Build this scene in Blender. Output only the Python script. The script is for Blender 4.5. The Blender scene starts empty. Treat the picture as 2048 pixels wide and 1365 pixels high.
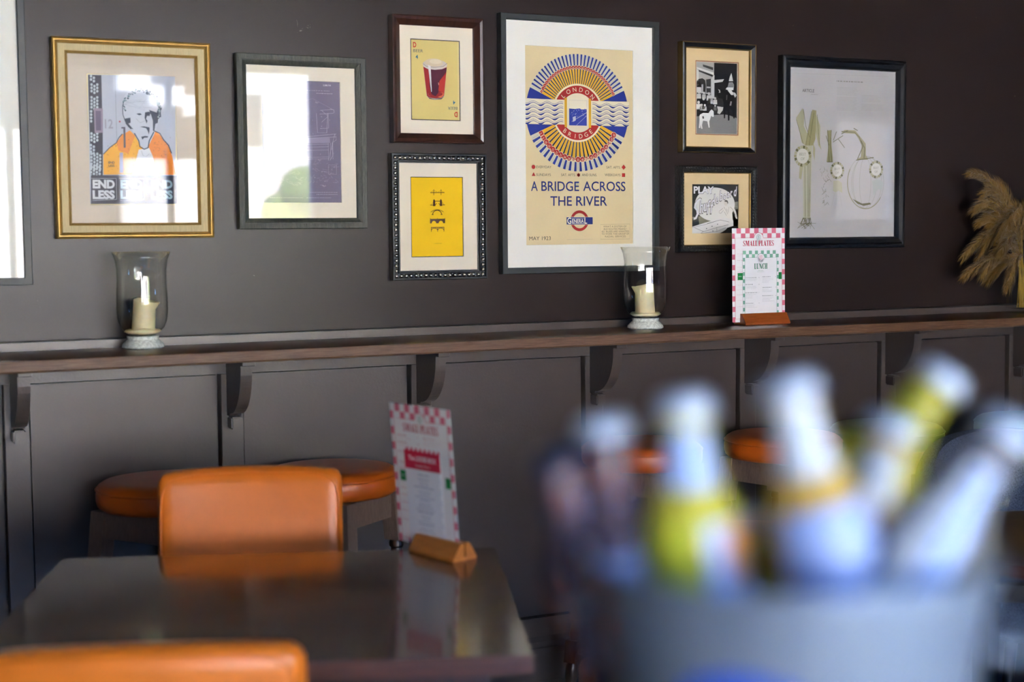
import bpy, bmesh, math, random
import numpy as np
from mathutils import Vector, Matrix
from mathutils.geometry import tessellate_polygon
PI = math.pi
S = bpy.context.scene
COL = S.collection
random.seed(7)

# ------------------------------------------------------------------ camera
CAM = Vector((0, -4.23, 1.435))
AX_R = Vector((0.89919633, -0.43747716, -0.00772578))
AX_U = Vector((0.03955291, 0.06368743, 0.99718578))
AX_F = Vector((0.43575397, 0.89697137, -0.074571))
cd = bpy.data.cameras.new('camera')
cam = bpy.data.objects.new('camera', cd)
COL.objects.link(cam)
m = Matrix((AX_R, AX_U, -AX_F)).transposed().to_4x4()
m.translation = CAM
cam.matrix_world = m
cd.sensor_width = 36.0
cd.lens = 3000.0 / 2048 * 36
cd.clip_start = 0.05
cd.dof.use_dof = True
cd.dof.focus_distance = 4.75
cd.dof.aperture_fstop = 2.2
S.camera = cam

def ray(px, py):
    return AX_F + AX_R * ((px - 1024) / 3000.0) + AX_U * ((682.5 - py) / 3000.0)

# ------------------------------------------------------------------ light
S.view_settings.view_transform = 'Standard'
S.view_settings.look = 'None'
S.view_settings.gamma = 1.0
S.view_settings.use_curve_mapping = False
S.view_settings.exposure = 0.0
S.cycles.sample_clamp_indirect = 60.0
S.cycles.transparent_max_bounces = 40

W = bpy.data.worlds.new('sky')
S.world = W
W.use_nodes = True
bg = W.node_tree.nodes['Background']
bg.inputs[0].default_value = (0.17, 0.42, 1.0, 1)
bg.inputs[1].default_value = 34.0

sl = bpy.data.lights.new('sun', 'SUN')
sl.energy = 135.0
sl.angle = 0.01
sl.color = (1.0, 0.91, 0.77)
so = bpy.data.objects.new('sun', sl)
so.rotation_euler = Vector((0.30, -0.72, -0.62)).to_track_quat('-Z', 'Y').to_euler()
COL.objects.link(so)

def area(name, loc, target, sx, sy, energy, color=(1, 1, 1), portal=False):
    l = bpy.data.lights.new(name, 'AREA')
    l.shape = 'RECTANGLE'
    l.size = sx
    l.size_y = sy
    l.energy = energy
    l.color = color
    if portal:
        l.cycles.is_portal = True
    o = bpy.data.objects.new(name, l)
    o.location = loc
    o.rotation_euler = (Vector(target) - Vector(loc)).to_track_quat('-Z', 'Y').to_euler()
    COL.objects.link(o)
    return o

# windows of the south wall: (x0, x1, z0, z1)
WIN = [(-0.75, 3.58, 0.80, 2.62), (8.30, 8.98, 1.45, 2.40)]
YB = -6.4
for (a, b, c_, d_) in WIN:
    area('window_portal', ((a + b) / 2, YB - 0.12, (c_ + d_) / 2), ((a + b) / 2, 0, (c_ + d_) / 2), b - a, d_ - c_, 1.0, portal=True)

# ------------------------------------------------------------------ materials
def lin(c):
    if isinstance(c, str):
        c = [int(c[i:i + 2], 16) / 255 for i in (0, 2, 4)]
    return tuple((x / 12.92 if x <= 0.04045 else ((x + 0.055) / 1.055) ** 2.4) for x in c[:3])

def mat(name, color, rough=0.5, metal=0.0, noise=0.0, nscale=20.0, bump=0.0, bscale=60.0, coat=0.0, crough=0.1,
        stretch=(1, 1, 1), trans=0.0, ior=1.5, sheen=0.0, spec=0.5, color2=None, sub=0.0, rot=(0, 0, 0)):
    M = bpy.data.materials.new(name)
    M.use_nodes = True
    nt = M.node_tree
    b = nt.nodes['Principled BSDF']
    c = lin(color) if isinstance(color, str) else tuple(color)
    b.inputs['Base Color'].default_value = c + (1,)
    b.inputs['Roughness'].default_value = rough
    b.inputs['Metallic'].default_value = metal
    b.inputs['Coat Weight'].default_value = coat
    b.inputs['Coat Roughness'].default_value = crough
    b.inputs['Transmission Weight'].default_value = trans
    b.inputs['IOR'].default_value = ior
    b.inputs['Sheen Weight'].default_value = sheen
    b.inputs['Specular IOR Level'].default_value = spec
    if sub:
        b.inputs['Subsurface Weight'].default_value = sub
        b.inputs['Subsurface Radius'].default_value = (0.02, 0.012, 0.006)
    if noise or bump or color2:
        tc = nt.nodes.new('ShaderNodeTexCoord')
        mp = nt.nodes.new('ShaderNodeMapping')
        mp.inputs['Scale'].default_value = stretch
        mp.inputs['Rotation'].default_value = rot
        nt.links.new(tc.outputs['Object'], mp.inputs['Vector'])
    if noise or color2:
        n = nt.nodes.new('ShaderNodeTexNoise')
        n.inputs['Scale'].default_value = nscale
        n.inputs['Detail'].default_value = 6
        n.inputs['Roughness'].default_value = 0.65
        nt.links.new(mp.outputs[0], n.inputs['Vector'])
        r = nt.nodes.new('ShaderNodeValToRGB')
        r.color_ramp.elements[0].position = 0.3
        r.color_ramp.elements[1].position = 0.7
        if color2:
            c2 = lin(color2) if isinstance(color2, str) else tuple(color2)
            r.color_ramp.elements[0].color = c + (1,)
            r.color_ramp.elements[1].color = c2 + (1,)
        else:
            r.color_ramp.elements[0].color = tuple(x * (1 - noise) for x in c) + (1,)
            r.color_ramp.elements[1].color = tuple(min(1, x * (1 + noise)) for x in c) + (1,)
        nt.links.new(n.outputs['Fac'], r.inputs[0])
        nt.links.new(r.outputs[0], b.inputs['Base Color'])
    if bump:
        n2 = nt.nodes.new('ShaderNodeTexNoise')
        n2.inputs['Scale'].default_value = bscale
        n2.inputs['Detail'].default_value = 4
        nt.links.new(mp.outputs[0], n2.inputs['Vector'])
        bp = nt.nodes.new('ShaderNodeBump')
        bp.inputs['Strength'].default_value = bump
        bp.inputs['Distance'].default_value = 0.002
        nt.links.new(n2.outputs['Fac'], bp.inputs['Height'])
        nt.links.new(bp.outputs[0], b.inputs['Normal'])
    return M

def clear_glass(name, tint=(1, 1, 1), edge=(0.6, 0.62, 0.6), ior=1.5, boost=1.0, streak=0.0):
    """thin clear glass: straight transmission plus a Fresnel mirror reflection on its front faces"""
    M = bpy.data.materials.new(name)
    M.use_nodes = True
    nt = M.node_tree
    nt.nodes.clear()
    out = nt.nodes.new('ShaderNodeOutputMaterial')
    t = nt.nodes.new('ShaderNodeBsdfTransparent')
    g = nt.nodes.new('ShaderNodeBsdfGlossy')
    g.inputs['Roughness'].default_value = 0.0
    lw = nt.nodes.new('ShaderNodeLayerWeight')
    lw.inputs['Blend'].default_value = 0.3
    mc = nt.nodes.new('ShaderNodeMixRGB')
    mc.inputs[1].default_value = tuple(tint) + (1,)
    mc.inputs[2].default_value = tuple(edge) + (1,)
    pw = nt.nodes.new('ShaderNodeMath')
    pw.operation = 'POWER'
    pw.inputs[1].default_value = 3.0
    nt.links.new(lw.outputs['Facing'], pw.inputs[0])
    nt.links.new(pw.outputs[0], mc.inputs[0])
    nt.links.new(mc.outputs[0], t.inputs[0])
    fr = nt.nodes.new('ShaderNodeFresnel')
    fr.inputs[0].default_value = ior
    ge = nt.nodes.new('ShaderNodeNewGeometry')
    mu = nt.nodes.new('ShaderNodeMath')
    mu.operation = 'SUBTRACT'
    mu.inputs[0].default_value = 1.0
    nt.links.new(ge.outputs['Backfacing'], mu.inputs[1])
    m2 = nt.nodes.new('ShaderNodeMath')
    m2.operation = 'MULTIPLY'
    nt.links.new(fr.outputs[0], m2.inputs[0])
    nt.links.new(mu.outputs[0], m2.inputs[1])
    m3 = nt.nodes.new('ShaderNodeMath')
    m3.operation = 'MULTIPLY'
    m3.use_clamp = True
    m3.inputs[1].default_value = boost
    nt.links.new(m2.outputs[0], m3.inputs[0])
    mx = nt.nodes.new('ShaderNodeMixShader')
    nt.links.new(m3.outputs[0], mx.inputs[0])
    nt.links.new(t.outputs[0], mx.inputs[1])
    nt.links.new(g.outputs[0], mx.inputs[2])
    nt.links.new(mx.outputs[0], out.inputs[0])
    if streak:
        tc = nt.nodes.new('ShaderNodeTexCoord')
        n = nt.nodes.new('ShaderNodeTexNoise')
        n.inputs['Scale'].default_value = 25
        nt.links.new(tc.outputs['Object'], n.inputs['Vector'])
        bp = nt.nodes.new('ShaderNodeBump')
        bp.inputs['Strength'].default_value = streak
        bp.inputs['Distance'].default_value = 0.002
        nt.links.new(n.outputs['Fac'], bp.inputs['Height'])
        nt.links.new(bp.outputs[0], g.inputs['Normal'])
        nt.links.new(bp.outputs[0], fr.inputs['Normal'])
    return M

def emit(name, color, s):
    M = bpy.data.materials.new(name)
    M.use_nodes = True
    b = M.node_tree.nodes['Principled BSDF']
    b.inputs['Base Color'].default_value = (0.8, 0.8, 0.8, 1)
    b.inputs['Emission Color'].default_value = tuple(color) + (1,)
    b.inputs['Emission Strength'].default_value = s
    return M

def ink_material(name, rough=0.6, noise=0.04):
    M = bpy.data.materials.new(name)
    M.use_nodes = True
    nt = M.node_tree
    b = nt.nodes['Principled BSDF']
    b.inputs['Roughness'].default_value = rough
    b.inputs['Specular IOR Level'].default_value = 0.25
    a = nt.nodes.new('ShaderNodeVertexColor')
    a.layer_name = 'ink'
    tc = nt.nodes.new('ShaderNodeTexCoord')
    n = nt.nodes.new('ShaderNodeTexNoise')
    n.inputs['Scale'].default_value = 9
    n.inputs['Detail'].default_value = 8
    nt.links.new(tc.outputs['Object'], n.inputs['Vector'])
    r = nt.nodes.new('ShaderNodeMapRange')
    r.inputs['From Min'].default_value = 0.3
    r.inputs['From Max'].default_value = 0.7
    r.inputs['To Min'].default_value = 1 - noise * 2
    r.inputs['To Max'].default_value = 1.0
    nt.links.new(n.outputs['Fac'], r.inputs['Value'])
    mx = nt.nodes.new('ShaderNodeVectorMath')
    mx.operation = 'SCALE'
    nt.links.new(a.outputs['Color'], mx.inputs[0])
    nt.links.new(r.outputs[0], mx.inputs['Scale'])
    nt.links.new(mx.outputs[0], b.inputs['Base Color'])
    return M

def wall_paint(name, color, speck=0.0, rough=0.42, bump=0.12, spec=0.5):
    M = mat(name, color, rough=rough, noise=0.10, nscale=3.0, bump=bump, bscale=140.0, spec=spec)
    if speck:
        nt = M.node_tree
        b = nt.nodes['Principled BSDF']
        tc = nt.nodes.new('ShaderNodeTexCoord')
        v = nt.nodes.new('ShaderNodeTexNoise')
        v.inputs['Scale'].default_value = 16.0
        v.inputs['Detail'].default_value = 8
        v.inputs['Roughness'].default_value = 0.75
        v.inputs['Distortion'].default_value = 1.2
        nt.links.new(tc.outputs['Object'], v.inputs['Vector'])
        r = nt.nodes.new('ShaderNodeValToRGB')
        r.color_ramp.elements[0].position = 0.70
        r.color_ramp.elements[0].color = (0, 0, 0, 1)
        r.color_ramp.elements[1].position = 0.72
        r.color_ramp.elements[1].color = (speck, speck, speck, 1)
        nt.links.new(v.outputs['Fac'], r.inputs[0])
        mx = nt.nodes.new('ShaderNodeMixRGB')
        old = b.inputs['Base Color'].links[0].from_socket
        nt.links.new(r.outputs[0], mx.inputs[0])
        nt.links.new(old, mx.inputs[1])
        mx.inputs[2].default_value = (0.35, 0.30, 0.26, 1)
        nt.links.new(mx.outputs[0], b.inputs['Base Color'])
    return M

WALLC = '2e2421'
M_WALL = wall_paint('charcoal_wall_paint', WALLC, 0.6, rough=0.31, bump=0.06, spec=0.27)
M_PANEL = wall_paint('charcoal_wall_paint_lit', '483e3a', 0.0, rough=0.36, bump=0.22)  # same paint as the wall, lightened to put stronger low light into the colour
M_TRIM = wall_paint('charcoal_trim_paint', '524843', 0.0, rough=0.32, bump=0.25)
M_OAK = mat('stained_oak', '4a2a1a', rough=0.28, noise=0.45, nscale=6, stretch=(2.0, 30, 45), bump=0.25, bscale=14, coat=0.35, crough=0.18)
M_OAKEDGE = mat('worn_oak_edge', '4c2e1c', rough=0.40, noise=0.45, nscale=5, stretch=(3.0, 30, 70), bump=0.4, bscale=12, color2='785a42')
M_TABLE = mat('dark_walnut_varnish', '422411', rough=0.20, noise=0.25, nscale=4, stretch=(2, 18, 18), coat=0.5, crough=0.09)
M_TABLE_EDGE = mat('walnut_edge', '4a2a1c', rough=0.3, noise=0.3, nscale=5, stretch=(3, 20, 40), coat=0.3, crough=0.2)
M_LEGWOOD = mat('dark_turned_wood', '3a2418', rough=0.3, noise=0.3, nscale=8, stretch=(20, 20, 3), coat=0.4, crough=0.15)
M_STOOLWOOD = mat('worn_grey_brown_wood', '8a7263', rough=0.4, noise=0.2, nscale=20, stretch=(8, 8, 2), bump=0.3, bscale=80)
M_ORANGE = mat('orange_leather', 'e27820', rough=0.36, noise=0.06, nscale=14, bump=0.10, bscale=220, spec=0.55)
M_ORANGE_S = mat('orange_vinyl', 'd26418', rough=0.33, noise=0.08, nscale=20, bump=0.12, bscale=120, spec=0.55)
M_GREEN = mat('green_vinyl', '0c5a4c', rough=0.32, noise=0.1, nscale=20, bump=0.1, bscale=120)
M_GREEN2 = mat('light_green_vinyl', '2f8a4c', rough=0.32, noise=0.1, nscale=20, bump=0.1, bscale=120)
M_GLASS_PIC = clear_glass('picture_glass', edge=(0.85, 0.88, 0.86))
M_GLASS_WIN = clear_glass('window_glass', edge=(0.8, 0.85, 0.83))
M_GLASS_HUR = clear_glass('hurricane_glass', tint=(0.985, 0.985, 0.97), edge=(0.62, 0.60, 0.50), boost=1.4)
M_CRACKLE = mat('crackled_glass_foot', 'd4d9d2', rough=0.18, noise=0.35, nscale=160, bump=1.0, bscale=220, spec=0.8, coat=0.6)
M_WAX = mat('ivory_wax', 'e8dcb0', rough=0.5, noise=0.08, nscale=30, sub=0.25)
M_MAT_CREAM = mat('cream_mount_board', 'e6dcc6', rough=0.85, noise=0.02)
M_MAT_WHITE = mat('white_mount_board', 'e9e7dc', rough=0.85, noise=0.02)
M_MAT_TAN = mat('tan_mount_board', 'dcc393', rough=0.85, noise=0.02)
M_MAT_GREY = mat('taupe_mount_board', 'cbbfac', rough=0.85, noise=0.02)
M_GOLD = mat('gilt_moulding', 'b39050', rough=0.38, metal=0.55, noise=0.15, nscale=40)
M_LINEN = mat('cream_linen_slip', 'c9b98e', rough=0.9, noise=0.14, nscale=30, stretch=(14, 1, 1), bump=0.5, bscale=90)
M_SLATEWOOD = mat('distressed_green_black_wood', '2c2d26', rough=0.5, noise=0.5, nscale=9, stretch=(14, 14, 3), bump=0.9, bscale=20, color2='4c4d40')
M_MAHOG = mat('mahogany_moulding', '3c2117', rough=0.3, noise=0.3, nscale=6, stretch=(20, 4, 4), coat=0.3, crough=0.2)
M_BLACKWOOD = mat('black_stained_moulding', '17181a', rough=0.34, noise=0.3, nscale=20, bump=0.3, bscale=60)
M_CHARWOOD = mat('charcoal_flat_moulding', '2a2e2d', rough=0.45, noise=0.12, nscale=12)
M_SILVERBEAD = mat('pewter_bead', 'b9b2a6', rough=0.25, metal=0.9, noise=0.2, nscale=80)
M_BLACKGILT = mat('black_gilt_ornament', '1b1a17', rough=0.3, noise=0.5, nscale=90, bump=1.0, bscale=120, coat=0.3)
M_GILTEDGE = mat('rubbed_gilt_edge', '8d6f3a', rough=0.4, metal=0.6)
M_INK = ink_material('printed_paper')
M_WOODBLOCK = mat('honey_beech_block', 'b06a2a', rough=0.38, noise=0.18, nscale=6, stretch=(3, 20, 20), coat=0.2)
M_WOODBLOCK2 = mat('red_brown_block', '9c4f1e', rough=0.38, noise=0.2, nscale=6, stretch=(3, 20, 20), coat=0.2)
M_BUCKET = mat('brushed_steel_bucket', (0.22, 0.27, 0.33), rough=0.42, metal=0.5, noise=0.05, nscale=8)
M_BUCKETLOGO = mat('blue_logo_enamel', '1f4fb4', rough=0.35)
M_ICE = mat('ice_cubes', (0.8, 0.88, 0.95), rough=0.15, trans=0.6, ior=1.31)
M_CAP = mat('pale_crown_cap', 'aebccd', rough=0.45, metal=0.2, noise=0.03)
M_CAPDARK = mat('dark_crown_cap', '20283c', rough=0.35, metal=0.2)
def bottle_glass(name, c, trans=0.55):
    return mat(name, c, rough=0.1, trans=trans, ior=1.33, spec=0.6)
M_BG_CLEAR = bottle_glass('clear_bottle', (0.50, 0.54, 0.60), 0.8)
M_BG_YEL = bottle_glass('yellow_beer_bottle', (0.86, 0.80, 0.10))
M_BG_AMB = bottle_glass('amber_beer_bottle', (0.85, 0.55, 0.04))
M_BG_OLV = bottle_glass('olive_beer_bottle', (0.62, 0.58, 0.05))
M_BG_ROSE = bottle_glass('rose_bottle', (0.34, 0.26, 0.32), 0.8)
M_LAB_BLUE = mat('pale_blue_label', '8ea6d0', rough=0.5)
M_LAB_WHITE = mat('white_label', 'aeb6bd', rough=0.5)
M_LAB_LAV = mat('lavender_label', '7f93bf', rough=0.5, noise=0.05)
M_LAB_YEL = mat('yellow_green_label', 'b4b82c', rough=0.5)
M_LAB_ORG = mat('orange_yellow_badge', 'd08c30', rough=0.5)
M_PAMPAS = mat('dry_pampas', '94702f', rough=0.8, noise=0.25, nscale=12, sheen=0.3)
M_STALK = mat('dry_stalk', 'b89438', rough=0.7, noise=0.2)
M_VASE = clear_glass('vase_glass', edge=(0.5, 0.58, 0.55), boost=1.5)
M_FLOOR = mat('dark_navy_floor', '1c2236', rough=0.35, noise=0.3, nscale=5, stretch=(1, 8, 1))
M_CEIL = mat('dark_ceiling_paint', '4a4542', rough=0.9)
M_DARKWALL = mat('dark_room_paint', '332d2c', rough=0.6)
M_WINFRAME = mat('white_window_paint', 'c9cdc8', rough=0.5)
M_TWEED = mat('blue_grey_tweed', '1f2636', rough=0.9, nscale=260, color2='5a6478', bump=0.6, bscale=260)
M_BLACKMETAL = mat('black_metal', '0d0d10', rough=0.45, metal=0.3)
M_RENDER = mat('white_render_facade', 'e8e2d6', rough=0.9, noise=0.05, nscale=1.0)
M_BRICKGREY = mat('shaded_grey_facade', '45403b', rough=0.9, noise=0.15, nscale=2.0)
M_DARKGLASS = mat('dark_street_window', '2a3238', rough=0.1)
M_STREET = mat('asphalt_paving', '8a8780', rough=0.9, noise=0.1)
M_HEDGE = mat('hedge_leaves', '7f9050', rough=0.8, noise=0.5, nscale=14)
M_LAMP = emit('warm_downlight', (1.0, 0.78, 0.5), 30.0)
M_LAMPRIM = mat('brushed_lamp_rim', 'a8a39a', rough=0.3, metal=0.8)

# ------------------------------------------------------------------ mesh helpers
def mesh_obj(name, bm, material, parent=None, smooth=False, loc=None, auto=None):
    me = bpy.data.meshes.new(name)
    bm.normal_update()
    bm.to_mesh(me)
    bm.free()
    mats = material if isinstance(material, (list, tuple)) else [material]
    for mm in mats:
        me.materials.append(mm)
    if smooth:
        me.polygons.foreach_set('use_smooth', [True] * len(me.polygons))
        if auto is not None:
            try:
                me.set_sharp_from_angle(angle=math.radians(auto))
            except Exception:
                pass
    o = bpy.data.objects.new(name, me)
    COL.objects.link(o)
    if parent is not None:
        o.parent = parent
    if loc is not None:
        o.location = loc
    return o

def tag(o, label=None, cat=None, group=None, kind=None):
    if label: o['label'] = label
    if cat: o['category'] = cat
    if group: o['group'] = group
    if kind: o['kind'] = kind
    return o

def empty(name, loc=(0, 0, 0), rz=0.0):
    o = bpy.data.objects.new(name, None)
    o.empty_display_size = 0.1
    o.location = loc
    o.rotation_euler = (0, 0, rz)
    COL.objects.link(o)
    return o

def kids(o):
    return [c for c in bpy.data.objects if c.parent == o]

def copy_tree(o, parent=None):
    c = o.copy()
    COL.objects.link(c)
    if parent is not None:
        c.parent = parent
    for ch in kids(o):
        copy_tree(ch, c)
    return c

def add_box(bm, x0, x1, y0, y1, z0, z1, mi=0, M=None):
    vs = [bm.verts.new((x, y, z)) for x in (x0, x1) for y in (y0, y1) for z in (z0, z1)]
    if M is not None:
        for v in vs:
            v.co = M @ v.co
    fs = []
    for q in ((0, 1, 3, 2), (4, 6, 7, 5), (0, 4, 5, 1), (2, 3, 7, 6), (0, 2, 6, 4), (1, 5, 7, 3)):
        f = bm.faces.new([vs[i] for i in q])
        f.material_index = mi
        fs.append(f)
    return vs

def box(name, x0, x1, y0, y1, z0, z1, material, parent=None, bevel=0.0, seg=2):
    bm = bmesh.new()
    add_box(bm, x0, x1, y0, y1, z0, z1)
    if bevel:
        bmesh.ops.bevel(bm, geom=bm.edges[:], offset=bevel, segments=seg, affect='EDGES', profile=0.5)
    return mesh_obj(name, bm, material, parent, smooth=bool(bevel), auto=35)

def lathe_bm(profile, n=40, cap0=True, cap1=True, bm=None, M=None, mi=0):
    bm = bm or bmesh.new()
    rings = []
    for (r, z) in profile:
        if r < 1e-6:
            v = bm.verts.new((0, 0, z))
            if M is not None: v.co = M @ v.co
            rings.append([v])
        else:
            ring = []
            for k in range(n):
                a = 2 * PI * k / n
                v = bm.verts.new((r * math.cos(a), r * math.sin(a), z))
                if M is not None: v.co = M @ v.co
                ring.append(v)
            rings.append(ring)
    for a, b in zip(rings, rings[1:]):
        if len(a) == 1 and len(b) == 1:
            continue
        for k in range(n):
            k2 = (k + 1) % n
            if len(a) == 1:
                f = bm.faces.new((a[0], b[k2], b[k]))
            elif len(b) == 1:
                f = bm.faces.new((a[k], a[k2], b[0]))
            else:
                f = bm.faces.new((a[k], a[k2], b[k2], b[k]))
            f.material_index = mi
    if cap0 and len(rings[0]) > 1:
        bm.faces.new(list(reversed(rings[0]))).material_index = mi
    if cap1 and len(rings[-1]) > 1:
        bm.faces.new(rings[-1]).material_index = mi
    return bm

def axis_matrix(p0, p1):
    d = Vector(p1) - Vector(p0)
    q = d.to_track_quat('Z', 'Y')
    return Matrix.Translation(p0) @ q.to_matrix().to_4x4()

def tube(bm, pts, r, n=8, mi=0):
    pts = [Vector(p) for p in pts]
    rs = r if isinstance(r, (list, tuple)) else [r] * len(pts)
    rings = []
    for i, p in enumerate(pts):
        d = (pts[min(i + 1, len(pts) - 1)] - pts[max(i - 1, 0)]).normalized()
        q = d.to_track_quat('Z', 'Y')
        rings.append([bm.verts.new(p + q @ Vector((rs[i] * math.cos(2 * PI * k / n), rs[i] * math.sin(2 * PI * k / n), 0))) for k in range(n)])
    for a, b in zip(rings, rings[1:]):
        for k in range(n):
            bm.faces.new((a[k], a[(k + 1) % n], b[(k + 1) % n], b[k])).material_index = mi
    bm.faces.new(list(reversed(rings[0])))
    bm.faces.new(rings[-1])

def prism(bm, poly, axis, a0, a1, mi=0):
    """extrude a 2D polygon along an axis ('x': poly is (y,z); 'y': (x,z); 'z': (x,y))"""
    def P(p, t):
        return {'x': (t, p[0], p[1]), 'y': (p[0], t, p[1]), 'z': (p[0], p[1], t)}[axis]
    A = [bm.verts.new(P(p, a0)) for p in poly]
    B = [bm.verts.new(P(p, a1)) for p in poly]
    n = len(poly)
    for i in range(n):
        bm.faces.new((A[i], A[(i + 1) % n], B[(i + 1) % n], B[i])).material_index = mi
    bm.faces.new(list(reversed(A))).material_index = mi
    bm.faces.new(B).material_index = mi

def fix(bm):
    bmesh.ops.recalc_face_normals(bm, faces=bm.faces[:])
    return bm

def cushion_bm(hx, hy, hz, r, n=14, bulge=0.0, baxis=1):
    """rounded box with softly domed faces, centred on the origin"""
    bm = bmesh.new()
    bmesh.ops.create_cube(bm, size=2.0)
    bmesh.ops.subdivide_edges(bm, edges=bm.edges[:], cuts=n, use_grid_fill=True)
    for v in bm.verts:
        t = [math.copysign(1 - (1 - min(1, abs(c))) ** 1.7, c) for c in v.co]
        p = Vector((t[0] * hx, t[1] * hy, t[2] * hz))
        q = Vector((max(-(hx - r), min(hx - r, p.x)), max(-(hy - r), min(hy - r, p.y)), max(-(hz - r), min(hz - r, p.z))))
        d = p - q
        if d.length > 1e-9:
            p = q + d.normalized() * r
        if bulge:
            o = [i for i in range(3) if i != baxis]
            h = (hx, hy, hz)
            w = (1 - (p[o[0]] / h[o[0]]) ** 2) * (1 - (p[o[1]] / h[o[1]]) ** 2)
            p[baxis] += math.copysign(bulge * max(0, w), p[baxis])
        v.co = p
    return bm

# ------------------------------------------------------------------ flat print artwork
def homography(q, w, h):
    """quad (TL, TR, BR, BL) in crop pixels -> metres on the sheet"""
    dst = [(0, h), (w, h), (w, 0), (0, 0)]
    A = []; B = []
    for (x, y), (u, v) in zip(q, dst):
        A.append([x, y, 1, 0, 0, 0, -u * x, -u * y]); B.append(u)
        A.append([0, 0, 0, x, y, 1, -v * x, -v * y]); B.append(v)
    s = np.linalg.solve(np.array(A, float), np.array(B, float))
    H = np.append(s, 1).reshape(3, 3)
    def f(p):
        r = H @ np.array((p[0], p[1], 1.0))
        return (r[0] / r[2], r[1] / r[2])
    return f

_glyphs = {}
def glyphs(s, bold):
    key = (s, bold)
    if key not in _glyphs:
        cu = bpy.data.curves.new('t', 'FONT')
        cu.body = s
        cu.size = 1.0
        cu.offset = bold
        cu.resolution_u = 3
        ob = bpy.data.objects.new('t', cu)
        COL.objects.link(ob)
        dg = bpy.context.evaluated_depsgraph_get()
        me = ob.evaluated_get(dg).to_mesh()
        vs = [(v.co.x, v.co.y) for v in me.vertices]
        fs = [tuple(p.vertices) for p in me.polygons]
        ob.evaluated_get(dg).to_mesh_clear()
        bpy.data.objects.remove(ob)
        bpy.data.curves.remove(cu)
        _glyphs[key] = (vs, fs)
    return _glyphs[key]

SERIF = {  # condensed fat-face capitals: list of polygons in a unit-high cell, plus the advance
    'L': ([[(0, 0), (.42, 0), (.42, .22), (.38, .22), (.34, .06), (.24, .06), (.24, .94), (.3, .97), (.3, 1), (0, 1), (0, .97), (.06, .94), (.06, .06), (0, .03)]], .46),
    'T': ([[(.12, 0), (.36, 0), (.36, .03), (.31, .06), (.31, .94), (.4, .94), (.44, .76), (.48, .76), (.48, 1), (0, 1), (0, .76), (.04, .76), (.08, .94), (.17, .94), (.17, .06), (.12, .03)]], .52),
    'E': ([[(0, 0), (.44, 0), (.44, .24), (.4, .24), (.35, .06), (.24, .06), (.24, .47), (.3, .47), (.3, .38), (.34, .38), (.34, .64), (.3, .64), (.3, .53), (.24, .53), (.24, .94), (.34, .94), (.38, .78), (.42, .78), (.42, 1), (0, 1), (0, .97), (.06, .94), (.06, .06), (0, .03)]], .48),
    'H': ([[(0, 0), (.27, 0), (.27, .03), (.22, .06), (.22, .47), (.32, .47), (.32, .06), (.27, .03), (.29, 0), (.56, 0), (.56, .03), (.5, .06), (.5, .94), (.56, .97), (.56, 1), (.28, 1), (.28, .97), (.32, .94), (.32, .53), (.22, .53), (.22, .94), (.27, .97), (.27, 1), (0, 1), (0, .97), (.05, .94), (.05, .06), (0, .03)]], .6),
    'N': ([[(0, 0), (.14, 0), (.14, .03), (.1, .05), (.1, .75), (.36, 0), (.5, 0), (.5, .95), (.56, .97), (.56, 1), (.38, 1), (.38, .97), (.45, .95), (.45, .35), (.2, 1), (0, 1), (0, .97), (.05, .95), (.05, .05), (0, .03)]], .6),
    'M': ([[(0, 0), (.14, 0), (.14, .03), (.1, .05), (.1, .8), (.28, 0), (.36, 0), (.52, .8), (.52, .05), (.48, .03), (.48, 0), (.74, 0), (.74, .03), (.69, .05), (.69, .95), (.74, .97), (.74, 1), (.5, 1), (.38, .4), (.24, 1), (0, 1), (0, .97), (.05, .95), (.05, .05), (0, .03)]], .78),
    'P': ([[(0, 0), (.3, 0), (.3, .03), (.24, .06), (.24, .42), (.4, .46), (.48, .6), (.48, .84), (.4, .97), (.28, 1), (0, 1), (0, .97), (.06, .94), (.06, .06), (0, .03)]], .5),
    'A': ([[(0, 0), (.16, 0), (.16, .03), (.11, .06), (.14, .22), (.3, .22), (.33, .06), (.28, .03), (.28, 0), (.58, 0), (.58, .03), (.53, .06), (.34, 1), (.26, 1), (.06, .06), (0, .03)]], .6),
    'U': ([[(.05, .3), (.08, .1), (.18, 0), (.36, 0), (.46, .1), (.5, .3), (.5, .95), (.55, .97), (.55, 1), (.38, 1), (.38, .97), (.44, .95), (.44, .28), (.4, .1), (.32, .06), (.26, .1), (.22, .28), (.22, .94), (.28, .97), (.28, 1), (0, 1), (0, .97), (.05, .94)]], .58),
    'C': ([[(.46, .3), (.43, .1), (.32, 0), (.18, 0), (.06, .12), (.02, .4), (.02, .62), (.06, .88), (.18, 1), (.32, 1), (.4, .94), (.42, 1), (.46, 1), (.46, .7), (.42, .7), (.37, .9), (.3, .95), (.22, .85), (.2, .6), (.2, .4), (.22, .14), (.3, .05), (.38, .1), (.42, .3)]], .5),
    'S': ([[(0, 0), (.04, 0), (.07, .07), (.14, 0), (.3, 0), (.42, .1), (.44, .3), (.38, .44), (.2, .6), (.12, .74), (.15, .9), (.24, .95), (.34, .88), (.37, .72), (.41, .72), (.41, 1), (.37, 1), (.34, .94), (.26, 1), (.14, 1), (.04, .9), (.01, .72), (.06, .56), (.26, .36), (.32, .22), (.28, .08), (.2, .04), (.1, .12), (.05, .32), (0, .32)]], .48),
    ' ': ([], .2),
}

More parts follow.
